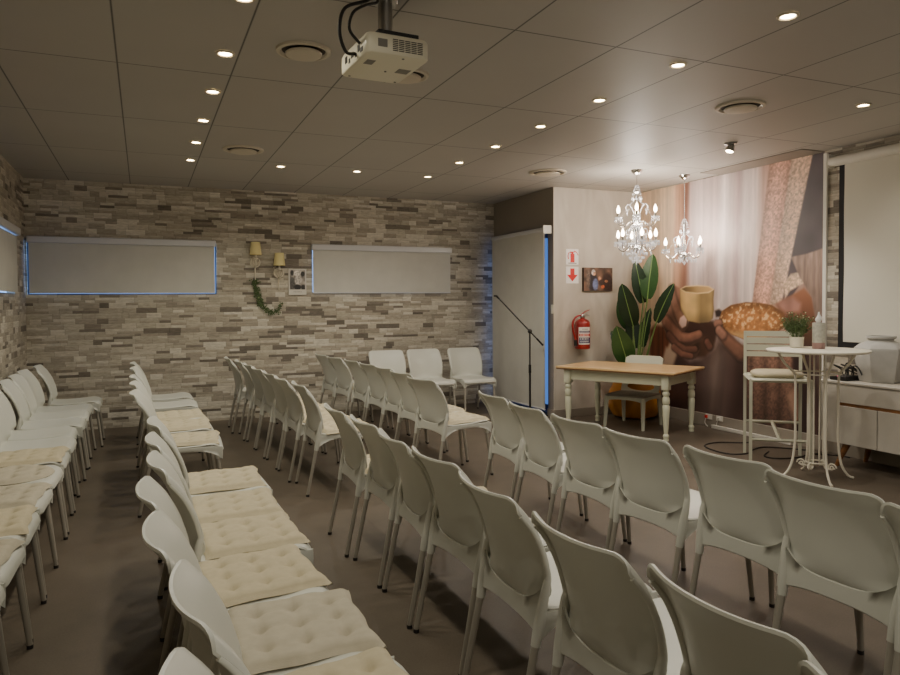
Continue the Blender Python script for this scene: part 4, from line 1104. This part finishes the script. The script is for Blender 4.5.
for sx in (-1, 1):
    for sy in (-1, 1):
        m2 = MB(); m2.box((sx*LX-0.037, sy*LY-0.037, TH-0.185), (sx*LX+0.037, sy*LY+0.037, TH-0.0325), bev=0.003)
        m2.lathe([(0.030, TH-0.185), (0.030, TH-0.195), (0.024, TH-0.20), (0.035, TH-0.215), (0.036, TH-0.235), (0.026, TH-0.25), (0.035, TH-0.265), (0.037, TH-0.29), (0.037, TH-0.325), (0.028, TH-0.335), (0.035, TH-0.345),
                  (0.036, TH-0.39), (0.032, TH-0.47), (0.026, TH-0.56), (0.021, TH-0.625), (0.020, TH-0.635), (0.030, TH-0.645), (0.032, TH-0.66), (0.024, TH-0.675), (0.028, TH-0.69), (0.028, 0.0)], 20, c=(sx*LX, sy*LY, 0))
        m2.build('leg', M['sage'], tb, angle=50)

sc = thing('side_chair', 'pale square-legged chair with an oval opening in its back, pushed under the pine table', 'chair', (5.11, 6.54, 0), math.radians(27+180)); sc.scale = (1.08, 1.12, 0.93)
g = MB(); g.box((-0.205, -0.21, 0.375), (0.215, 0.21, 0.402), bev=0.010); g.build('seat', M['seatbrown'], sc, angle=60)
g = MB()
for sy in (-1, 1):
    n = 12; top = []; bot = []
    for i in range(n+1):
        tt_ = i/n; x = -0.20+0.41*tt_; a = abs(2*tt_-1); top.append(Vector((x, sy*0.20, 0.374))); bot.append(Vector((x, sy*0.20, 0.345-0.03*a**3)))
    m2 = thick_grid([top, bot], 0.016); g.add(m2.v, m2.f)
for xx in (-0.195, 0.205):
    n = 12; top = []; bot = []
    for i in range(n+1):
        tt_ = i/n; y = -0.2+0.4*tt_; a = abs(2*tt_-1); top.append(Vector((xx, y, 0.374))); bot.append(Vector((xx, y, 0.345-0.03*a**3)))
    m2 = thick_grid([top, bot], 0.016); g.add(m2.v, m2.f)
g.build('seat_rail', M['stoolpaint'], sc)
for sx, sy in ((1, 1), (1, -1), (-1, 1), (-1, -1)):
    MB().tube([(sx*0.195+0.005*(sx > 0), sy*0.195, 0.374), (sx*0.225, sy*0.205, 0.0)], [0.027, 0.017], 4).build('leg', M['stoolpaint'], sc, smooth=False)
# curved back panel with an oval hole: ring of quads between an ellipse and the panel outline
N = 48; rin = []; rout = []; bk = lambda y, z: Vector((-0.205-0.10*(z-0.45)/0.33+0.10*(y*y)/0.05*0.25, y, z))
for i in range(N):
    a = 2*PI*i/N; ca, sa = math.cos(a), math.sin(a)
    rin.append(bk(0.150*ca, 0.462+0.052*sa))
    q = 1/max(abs(ca)/0.205, abs(sa)/(0.385 if sa > 0 else 0.075), 1e-6); y, z = ca*q, sa*q
    rout.append(bk(y, 0.455+z))
mids = [(a_*0.5+b_*0.5) for a_, b_ in zip(rin, rout)]
g = MB(); th = Vector((0.016, 0, 0)); vs = rin+mids+rout; vs = vs + [v+th for v in vs]; F = []
for i in range(N):
    k = (i+1) % N
    for lo, hi in ((0, N), (N, 2*N)):
        F.append((lo+i, lo+k, hi+k, hi+i)); F.append((3*N+lo+i, 3*N+hi+i, 3*N+hi+k, 3*N+lo+k))
    F.append((i, 3*N+i, 3*N+k, k)); F.append((2*N+i, 2*N+k, 5*N+k, 5*N+i))
g.add(vs, F); g.build('backrest', M['stoolpaint'], sc, angle=50)

# ---------------------------------------------------------------- potted giant plant
pp = thing('potted_plant', 'tall broad-leaved plant in an ochre pot in the corner behind the pine table', 'plant', (5.36, 6.97, 0))
pp.location = (5.515, 7.03, 0)
MB().lathe([(0.17, 0.0), (0.26, 0.03), (0.315, 0.12), (0.325, 0.22), (0.305, 0.32), (0.25, 0.42), (0.23, 0.45), (0.21, 0.45), (0.22, 0.41), (0.215, 0.37)], 40, cap=False).build('pot', M['ochre'], pp)
MB().lathe([(0.001, 0.375), (0.21, 0.372)], 24, cap=False).build('soil', M['soil'], pp)
MB().lathe([(0.175, 0.0), (0.18, 0.012), (0.245, 0.03)], 32, cap=False).build('pot_foot', M['black'], pp)
def big_leaf(base, tip0, tip1, width, facing, m, droop=0.03, curl=0.18):
    """stem from base to leaf start, blade from tip0 to tip1"""
    base, a, b = Vector(base), Vector(tip0), Vector(tip1); ax = (b-a); L = ax.length; ax.normalize(); nf = Vector(facing).normalized(); side = ax.cross(nf).normalized(); nf = side.cross(ax).normalized()
    n = 16; w = 8; rows = []
    for i in range(n+1):
        t = i/n; hw = width*0.5*(math.sin(PI*min(t*0.92+0.06, 1.0))**0.62)*(1-0.25*t) if t < 1 else 0.002
        c = a+ax*L*t - nf*droop*4*t*(1-t)*-1*0.5 - nf*droop*t*t
        row = []
        for j_ in range(-w, w+1):
            s_ = j_/w; fold = curl*hw*abs(s_)**1.3
            row.append(c+side*hw*s_+nf*(fold+0.006*math.sin(t*40+j_)*abs(s_)))
        rows.append(row)
    lf = thick_grid(rows, 0.0016).build('leaf', m, pp, angle=80)
    MB().tube([r_[w]+nf*0.003 for r_ in rows], [0.006*(1-0.7*i/n)+0.001 for i in range(n+1)], 6).build('midrib', M['rib'], lf)
    MB().tube(smoothpath([base, base.lerp(a, 0.5)+Vector(((a.x-base.x)*-0.12, 0, 0.02)), a], 6), [0.012]*9+[0.008]*4, 8).build('stem', M['stem'], lf)
fc = (-0.65, -0.75, 0.15)
LV = [  # (base xy), blade start, blade end in local metres, width
 ((-0.02, 0.0), (-0.06, -0.05, 1.12), (-0.28, -0.12, 1.62), 0.26, fc, 'leafdark'),
 ((0.0, -0.03), (0.09, -0.05, 1.40), (-0.05, -0.08, 1.90), 0.22, (-0.5, -0.8, 0.1), 'leafdark'),
 ((0.03, 0.0), (0.09, -0.13, 1.45), (0.13, -0.17, 1.99), 0.24, (-0.75, -0.6, 0.1), 'leaf'),
 ((0.05, -0.04), (0.11, -0.27, 1.17), (0.14, -0.52, 1.62), 0.19, (-0.8, -0.55, 0.3), 'leafdark'),
 ((-0.05, -0.02), (-0.19, -0.12, 0.66), (-0.40, -0.18, 1.12), 0.29, (-0.6, -0.8, 0.1), 'leaf'),
 ((-0.04, 0.05), (-0.12, 0.03, 0.72), (-0.26, 0.10, 1.06), 0.18, (-0.3, -0.9, 0.2), 'leafdark'),
 ((0.02, 0.05), (0.02, 0.02, 0.84), (-0.02, 0.05, 1.28), 0.22, (-0.4, -0.9, 0.1), 'leafdark'),
 ((0.06, 0.03), (0.10, -0.04, 0.86), (0.16, -0.08, 1.34), 0.16, (-0.9, -0.3, 0.1), 'leafdark'),
 ((-0.01, 0.06), (-0.02, 0.10, 1.08), (-0.10, 0.14, 1.50), 0.22, (-0.6, -0.7, 0.1), 'leaf'),
 ((-0.08, 0.0), (-0.15, -0.02, 0.48), (-0.22, -0.03, 0.66), 0.14, (-0.5, -0.8, 0.3), 'leafdark'),
]
for (bx, by), a_, b_, w_, f_, m_ in LV: big_leaf((bx, by, 0.37), a_, b_, w_, f_, M[m_])

# ---------------------------------------------------------------- bar stool
bs = thing('bar_stool', 'pale sage metal bar stool with slatted back and round-edged cushion', 'stool', (5.135, 4.58, 0))
# local frame: back posts A (left) and B (right), front legs C, D
d1 = Vector((0.36, -0.31, 0)); d1.normalize(); d2 = Vector((-d1.y*-1, d1.x*-1, 0)); d2 = Vector((-0.652, -0.758, 0))
half = 0.215; dep = 0.21
Cn = Vector((0, 0, 0))
A = Vector((0.01, 0.36, 0)); B = A+d1*0.47; Cc = A+d2*0.50; Dd = B+d2*0.50
def sq(mb, p, q, w=0.014): mb.tube([p, q], w*1.414, 4)
up = lambda p, z: Vector((p.x, p.y, z))
for p in (A, B): m2 = MB(); sq(m2, up(p, 0), up(p, 1.14), 0.013); m2.build('rear_post', M['stoolpaint'], bs, smooth=False)
for p in (Cc, Dd): m2 = MB(); sq(m2, up(p, 0), up(p, 0.745), 0.013); m2.build('front_leg', M['stoolpaint'], bs, smooth=False)
m2 = MB()
for z0, z1 in ((1.09, 1.14), (1.025, 1.08), (0.96, 1.015), (0.905, 0.95)):
    nb = Vector((d2.x, d2.y, 0))*0.008
    p0, p1 = A+d1*0.014, B-d1*0.014
    m2.add([up(p0, z0)-nb, up(p1, z0)-nb, up(p1, z0)+nb, up(p0, z0)+nb, up(p0, z1)-nb, up(p1, z1)-nb, up(p1, z1)+nb, up(p0, z1)+nb], [(0,3,2,1),(4,5,6,7),(0,1,5,4),(1,2,6,5),(2,3,7,6),(3,0,4,7)])
m2.build('back_slats', M['stoolpaint'], bs, smooth=False)
m2 = MB()
for p, q in ((A, B), (B, Dd), (Dd, Cc), (Cc, A)): sq(m2, up(p, 0.735), up(q, 0.735), 0.013)
m2.add([up(A, 0.742), up(B, 0.742), up(Dd, 0.742), up(Cc, 0.742)], [(0, 1, 2, 3)])
m2.build('seat_frame', M['stoolpaint'], bs, smooth=False)
m2 = MB(); sq(m2, up(A, 0.30), up(B, 0.30), 0.010); sq(m2, up(Cc, 0.22), up(Dd, 0.22), 0.010); sq(m2, up((A+B)/2, 0.30), up((Cc+Dd)/2, 0.22), 0.012)
m2.build('footrest', M['stoolpaint'], bs, smooth=False)
cu = MB(); N = 36; ctr = (A+B+Cc+Dd)/4
prof = [(0.001, 0.0), (0.90, 0.0), (1.0, 0.018), (0.97, 0.036), (0.86, 0.048), (0.5, 0.052), (0.001, 0.050)]
vs = []; F = []
for f_, z in prof:
    for j_ in range(N):
        a = 2*PI*j_/N; ca, sa = math.cos(a), math.sin(a); k = (abs(ca)**3.0+abs(sa)**3.0)**(-1/3.0)
        vs.append(d1*(ca*k*0.215*f_)+d2*(sa*k*0.225*f_)+Vector((0, 0, z)))
for i in range(len(prof)-1):
    for j_ in range(N): F.append((i*N+j_, i*N+(j_+1)%N, (i+1)*N+(j_+1)%N, (i+1)*N+j_))
cu.add(vs, F); o = cu.build('seat_cushion', M['cushion'], angle=80, loc=Vector((5.135, 4.58, 0.7505))+Vector((ctr.x, ctr.y, 0))+d2*0.01)
tag(o, 'plain cream cushion on the tall bar stool', 'cushion')

# ---------------------------------------------------------------- round bistro bar table
TX, TY, TZ = 4.915, 3.985, 1.032
ct = thing('bistro_table', 'tall round cream-white bistro table with slender curved wire legs', 'table', (TX, TY, 0))
RT = 0.375
MB().lathe([(0.001, TZ-0.020), (RT-0.012, TZ-0.020), (RT, TZ-0.014), (RT, TZ-0.004), (RT-0.006, TZ), (0.001, TZ)], 56, cap=False).build('tabletop', M['cafewhite'], ct)
ang0 = math.atan2(3.72-TY, 4.77-TX)
for k in range(4):
    a = ang0+k*PI/2; ca, sa = math.cos(a), math.sin(a)
    pts = [(0.30, TZ-0.022), (0.285, TZ-0.05), (0.24, TZ-0.12), (0.175, TZ-0.19), (0.165, TZ-0.26), (0.165, 0.50), (0.165, 0.30), (0.19, 0.12), (0.24, 0.03), (0.285, 0.008)]
    MB().tube(smoothpath([(r_*ca, r_*sa, z) for r_, z in pts], 5), 0.010, 8).build('leg', M['cafewhite'], ct)
for k in range(4):
    a = ang0+k*PI/2+PI/4; ca, sa = math.cos(a), math.sin(a)
    m2 = MB()
    m2.tube(smoothpath([(0.055*ca, 0.055*sa, TZ-0.022), (0.055*ca, 0.055*sa, 0.6), (0.055*ca, 0.055*sa, 0.15), (0.09*ca, 0.09*sa, 0.09), (0.14*ca, 0.14*sa, 0.10)], 5), 0.0065, 8)
    # scroll
    sp = [((0.115+0.038*math.exp(-0.16*t_)*math.cos(t_))*ca, (0.115+0.038*math.exp(-0.16*t_)*math.cos(t_))*sa, 0.105+0.038*math.exp(-0.16*t_)*math.sin(t_)) for t_ in [i*0.45 for i in range(24)]]
    m2.tube(sp, 0.0055, 7)
    m2.build('scroll_rod', M['cafewhite'], ct)
for zz, rr_ in ((TZ-0.19, 0.172), (0.13, 0.075)): MB().tube(arc((0, 0, zz), rr_, 0, 2*PI, 40, 'xy'), 0.006, 7).build('brace_ring', M['cafewhite'], ct)
# things on it
pt_ = thing('potted_herb', 'small bushy green plant in a cream pot on the round table', 'plant', (4.99, 4.22, TZ+0.0005))
pt_.location = (4.97, 4.225, TZ+0.0005)
MB().lathe([(0.044, 0.0), (0.050, 0.004), (0.056, 0.088), (0.052, 0.088), (0.050, 0.076)], 28, cap=False).build('pot', M['potwhite'], pt_)
MB().lathe([(0.001, 0.078), (0.0505, 0.078)], 20, cap=False).build('soil', M['soil'], pt_)
rg = random.Random(9); lf = MB(); tp = MB(); stm = MB()
for k in range(70):
    a = rg.uniform(0, 2*PI); el = rg.uniform(0.15, 1.0); R_ = 0.125*math.sqrt(rg.random())
    top = Vector((R_*math.cos(a), R_*math.sin(a), 0.10+rg.uniform(0.06, 0.19)*(1-0.35*(R_/0.125)**2)+0.02)); bs0 = Vector((0.03*math.cos(a), 0.03*math.sin(a), 0.078))
    stm.tube([bs0, bs0.lerp(top, 0.6)+Vector((0, 0, 0.01)), top], 0.0014, 4)
    for q in range(22):
        t_ = rg.uniform(0.35, 1.0); c = bs0.lerp(top, t_)+Vector((rg.gauss(0, .008), rg.gauss(0, .008), rg.gauss(0, .008)))
        d = Vector((rg.gauss(0, 1), rg.gauss(0, 1), rg.uniform(-0.2, 1))).normalized(); s_ = d.cross(Vector((rg.gauss(0, 1), rg.gauss(0, 1), rg.gauss(0, 1)))).normalized(); l = rg.uniform(0.010, 0.020)
        lf.add([c, c+d*l*0.5+s_*l*0.32, c+d*l, c+d*l*0.5-s_*l*0.32], [(0, 1, 2, 3)])
    if k % 4 == 0: tp.ball(top+Vector((0, 0, 0.004)), 0.005, 5, 4)
stm.build('stems', M['stem'], pt_); lf.build('foliage', M['herb'], pt_, smooth=False); tp.build('flower_tips', M['herbtip'], pt_)
cn = thing('tissue_canister', 'slim patterned canister with a pink base and white tissue poking out, on the round table', 'canister', (4.985, 4.03, TZ+0.0005))
MB().lathe([(0.045, 0.0), (0.047, 0.003), (0.047, 0.05)], 28, cap=False).build('base_band', M['tinpink'], cn)
MB().lathe([(0.0468, 0.05), (0.0468, 0.205), (0.044, 0.210), (0.018, 0.211), (0.018, 0.2)], 28, cap=False).build('canister_body', M['tin'], cn)
rows = []
for i in range(9):
    t_ = i/8; row = []
    for k in range(13):
        a = 2*PI*k/12; r_ = (0.012+0.028*math.sin(PI*min(t_*1.2, 1))*(0.7+0.3*math.sin(3*a+t_*4)))*(1-0.45*t_); row.append(Vector((r_*math.cos(a), r_*math.sin(a)*0.7, 0.205+0.085*t_+0.008*math.sin(2*a+1)*t_)))
    rows.append(row)
thick_grid(rows, 0.0012).build('tissue', M['tissue'], cn, angle=80)

# ---------------------------------------------------------------- sideboard with vase and mixer
CX0, CX1, CY0, CY1, CZ0, CZ1 = 5.40, 5.835, 2.39, 4.335, 0.205, 0.735
cb = thing('sideboard', 'whitewashed sideboard on splayed oak legs under the projection screen', 'cabinet', (CX0, (CY0+CY1)/2, 0))
LYc = (CY1-CY0)/2
MB().box((0.018, -LYc, CZ0), (CX1-CX0, LYc, CZ1-0.022), bev=0.002).build('carcass', M['cabinet'], cb, smooth=False)
MB().box((-0.006, -LYc-0.006, CZ1-0.022), (CX1-CX0, LYc+0.006, CZ1), bev=0.004).build('top_panel', M['cabinet'], cb, smooth=False)
MB().box((0.006, -LYc+0.01, 0.530), (0.0185, LYc-0.155, 0.556)).build('finger_groove', M['oak'], cb, smooth=False)
MB().box((0.0, LYc-0.15, CZ0+0.004), (0.017, LYc-0.001, CZ1-0.026), bev=0.002).build('end_panel', M['cabinet'], cb, smooth=False)
for y0, y1 in ((LYc-0.155-0.885, LYc-0.155), (-LYc+0.01, LYc-0.155-0.89)):
    MB().box((0.0, y0+0.002, 0.557), (0.017, y1-0.002, CZ1-0.026), bev=0.002).build('drawer', M['cabinet'], cb, smooth=False)
for y0, y1 in ((LYc-0.155-0.355, LYc-0.155), (LYc-0.155-0.885, LYc-0.155-0.36), (LYc-0.155-1.34, LYc-0.155-0.89), (-LYc+0.01, LYc-0.155-1.345)):
    MB().box((0.0, y0+0.002, CZ0+0.004), (0.017, y1-0.002, 0.529), bev=0.002).build('door', M['cabinet'], cb, smooth=False)
for sx, sy in ((0, 1), (0, -1), (1, 1), (1, -1)):
    x = 0.07 if sx == 0 else CX1-CX0-0.07
    MB().tube([(x, sy*(LYc-0.20), CZ0), (x+(-0.035 if sx == 0 else 0.035), sy*(LYc-0.125), 0.0)], [0.030, 0.016], 14).build('leg', M['oak'], cb)
vz = thing('ceramic_jar', 'large rough grey six-sided ceramic jar on the sideboard', 'jar', (5.66, 3.98, CZ1+0.0005), math.radians(12))
def hexa(r_, z, rot=0.0): return [(r_*math.cos(a+rot), r_*math.sin(a+rot), z) for a in [2*PI*k/6 for k in range(6)]]
g = MB(); lev = [(0.150, 0.0), (0.158, 0.012), (0.205, 0.26), (0.198, 0.285)]; vs = []; F = []
for r_, z in lev: vs += hexa(r_, z)
for i in range(len(lev)-1):
    for k in range(6): F.append((i*6+k, i*6+(k+1)%6, (i+1)*6+(k+1)%6, (i+1)*6+k))
F.append((5, 4, 3, 2, 1, 0)); g.add(vs, F)
# shoulder from hexagon to round neck
n = 24; vs = []; F = []
for f_, z, rr0 in ((1.0, 0.285, 0.198), (0.66, 0.318, 0.16), (0.2, 0.335, 0.115), (0.0, 0.345, 0.098), (0.0, 0.355, 0.090), (0.0, 0.368, 0.112), (0.0, 0.385, 0.112), (0.0, 0.387, 0.085), (0.0, 0.33, 0.078)):
    for k in range(n):
        a = 2*PI*k/n; am = (a % (PI/3))-PI/6; hr = rr0*math.cos(PI/6)/math.cos(am); r_ = hr*f_+rr0*(1-f_); vs.append((r_*math.cos(a), r_*math.sin(a), z))
for i in range(8):
    for k in range(n): F.append((i*n+k, i*n+(k+1)%n, (i+1)*n+(k+1)%n, (i+1)*n+k))
g.add(vs, F); g.build('jar_body', M['concrete'], vz, angle=28)
mx_ = thing('audio_mixer', 'small black audio mixer tangled in cables, on the left end of the sideboard', 'mixer', (5.58, 4.17, CZ1+0.0005))
mx_.location = (5.53, 4.205, CZ1+0.0005)
MB().box((-0.09, -0.085, 0), (0.09, 0.085, 0.040), bev=0.006).build('mixer_body', M['black'], mx_)
g = MB()
for i in range(4):
    for k in range(4): g.lathe([(0.006, 0.035), (0.005, 0.046)], 8, c=(-0.06+0.035*i, -0.05+0.03*k, 0))
g.build('knobs', M['greyplastic'], mx_)
MB().ball((-0.085, 0.01, 0.036), 0.004, 8, 5).build('indicator_light', M['led'], mx_)
rg = random.Random(31)
for k in range(9):
    p0 = Vector((0.03+rg.uniform(-0.05, 0.05), rg.uniform(-0.05, 0.05), 0.036))
    MB().tube(smoothpath([p0, p0+Vector((0, 0, 0.04+rg.uniform(0, 0.05))), p0+Vector((rg.uniform(-0.06, 0.06), rg.uniform(-0.08, 0.04), 0.09)), p0+Vector((rg.uniform(0.0, 0.06), -0.10+rg.uniform(-0.04, 0.04), 0.02))], 6), 0.0055, 6).build('cable', M['blackcable'], mx_)

# ---------------------------------------------------------------- projection screen
sn = thing('projection_screen', 'large white pull-down projection screen with black borders', 'screen', (XM-0.045, 3.30, 0))
SY1, SY0 = 4.50-3.30, 1.9-3.30
rows = [[Vector((-0.004+0.0035*math.sin((y_*1.2+z_*0.9)*7)*min(1.0, (2.66-z_)*3, (z_-1.045)*8+0.05), y_, z_)) for y_ in [SY0+0.05+(SY1-0.105-SY0)*q/40 for q in range(41)]] for z_ in [1.045+1.615*k/24 for k in range(25)]]
thick_grid(rows, 0.001).build('screen_surface', M['screen'], sn, angle=80)
g = MB(); g.box((-0.0015, SY1-0.055, 0.99), (0.0015, SY1, 2.66)); g.box((-0.0015, SY0, 0.99), (0.0015, SY0+0.05, 2.66)); g.box((-0.0015, SY0+0.05, 0.99), (0.0015, SY1-0.055, 1.045)); g.build('black_border', M['screenblack'], sn, smooth=False)
MB().tube([(0.002, SY0, 0.985), (0.002, SY1, 0.985)], 0.010, 10).build('bottom_bar', M['black'], sn)
MB().tube([(-0.005, SY0-0.06, 2.685), (-0.005, SY1+0.08, 2.685)], 0.045, 20).build('roller_case', M['white'], sn)
MB().box((-0.04, SY1+0.080, 2.63), (0.044, SY1+0.095, 2.755), bev=0.004).build('end_bracket', M['white'], sn)

# ---------------------------------------------------------------- floor wiring and sockets
for i, (y, lab) in enumerate(((6.12, 'white wall socket with red plug on the skirting behind the pine table'), (5.96, 'white wall socket with white plug low on the mural wall'))):
    s = thing('wall_socket', lab, 'socket', (XM-0.021, y, 0.115))
    MB().box((-0.008, -0.05, -0.03), (0, 0.05, 0.03), bev=0.003).build('plate', M['white'], s)
    MB().box((-0.035, 0.01 if i == 0 else -0.02, -0.018), (-0.008, 0.04 if i == 0 else 0.01, 0.018), bev=0.004).build('plug', M['redprint'] if i == 0 else M['white'], s)
    MB().tube(smoothpath([(-0.03, 0.02*(1-i), -0.018), (-0.035, 0.02*(1-i)+0.01, -0.07), (-0.03, 0.02*(1-i)-0.03, -0.108)], 5), 0.004, 6).build('cord', M['white'], s)
ps = thing('cable_trunking', 'long white cable trunking lying along the skirting under the mural', 'trunking', (XM-0.05, 5.6, 0))
MB().box((-0.02, -0.62, 0.0005), (0.02, 0.44, 0.035), bev=0.005).build('trunking_body', M['white'], ps)
MB().box((-0.021, -0.625, 0.030), (0.021, 0.445, 0.037), bev=0.002).build('lid', M['white'], ps)
def cable(label, pts, r=0.006):
    pth = smoothpath([(x, y, r) for x, y in pts], 8); o = MB().tube(pth, r, 7).build('floor_cable', M['blackcable']); tag(o, label, 'cable'); return o
cable('black cable lying in a loop on the floor left of the bar stool', [(5.75, 5.42), (5.52, 5.25), (5.25, 5.38), (5.02, 5.32), (4.93, 5.10), (4.96, 4.92), (5.12, 4.88), (5.3, 4.98), (5.48, 5.02), (5.62, 4.9), (5.72, 4.75)])
cable('black cable curling under the bar stool toward the sideboard', [(5.36, 4.86), (5.16, 4.72), (5.2, 4.60), (5.42, 4.56), (5.62, 4.62), (5.78, 4.46), (5.80, 4.36)])

# ---------------------------------------------------------------- added soft fill lamp behind the camera, no fixture of the room
l = bpy.data.lights.new('rear_fill_lamp', 'AREA'); l.shape = 'RECTANGLE'; l.size = 4.0; l.size_y = 1.2; l.energy = 20; l.color = (1.0, 0.93, 0.80)
o = bpy.data.objects.new('rear_fill_lamp', l); COL.objects.link(o); o.location = (2.0, -2.9, 2.0); o.rotation_euler = (math.radians(88), 0, 0)
# ---------------------------------------------------------------- world, fill and camera
w = bpy.data.worlds.new('World'); bpy.context.scene.world = w; w.use_nodes = True
w.node_tree.nodes['Background'].inputs[0].default_value = (0.3, 0.4, 0.6, 1); w.node_tree.nodes['Background'].inputs[1].default_value = 0.3

def camera():
    f, yaw, pit, roll, cy = 706.26, .4095, .0291, -.0063, 322.05
    fw = Vector((math.sin(yaw)*math.cos(pit), math.cos(yaw)*math.cos(pit), -math.sin(pit))); rt = Vector((math.cos(yaw), -math.sin(yaw), 0)); up_ = rt.cross(fw)
    c, s_ = math.cos(roll), math.sin(roll)
    r2 = c*rt+s_*up_; u2 = -s_*rt+c*up_
    cam = bpy.data.cameras.new('camera'); cam.sensor_width = 36; cam.lens = f/900*36; cam.shift_y = -(337.5-cy)/900; cam.clip_start = 0.05
    o = bpy.data.objects.new('camera', cam); COL.objects.link(o)
    m4 = Matrix(((r2.x, u2.x, -fw.x, 0), (r2.y, u2.y, -fw.y, 0), (r2.z, u2.z, -fw.z, 1.4313), (0, 0, 0, 1)))
    o.matrix_world = m4; bpy.context.scene.camera = o
camera()
sc_ = bpy.context.scene
sc_.view_settings.view_transform = 'AgX'; sc_.view_settings.look = 'None'; sc_.view_settings.exposure = 1.12; sc_.view_settings.gamma = 1.0
sc_.cycles.max_bounces = 8; sc_.cycles.caustics_reflective = False; sc_.cycles.caustics_refractive = False; sc_.cycles.sample_clamp_indirect = 4.0
try: sc_.cycles.use_denoising = True
except Exception: pass
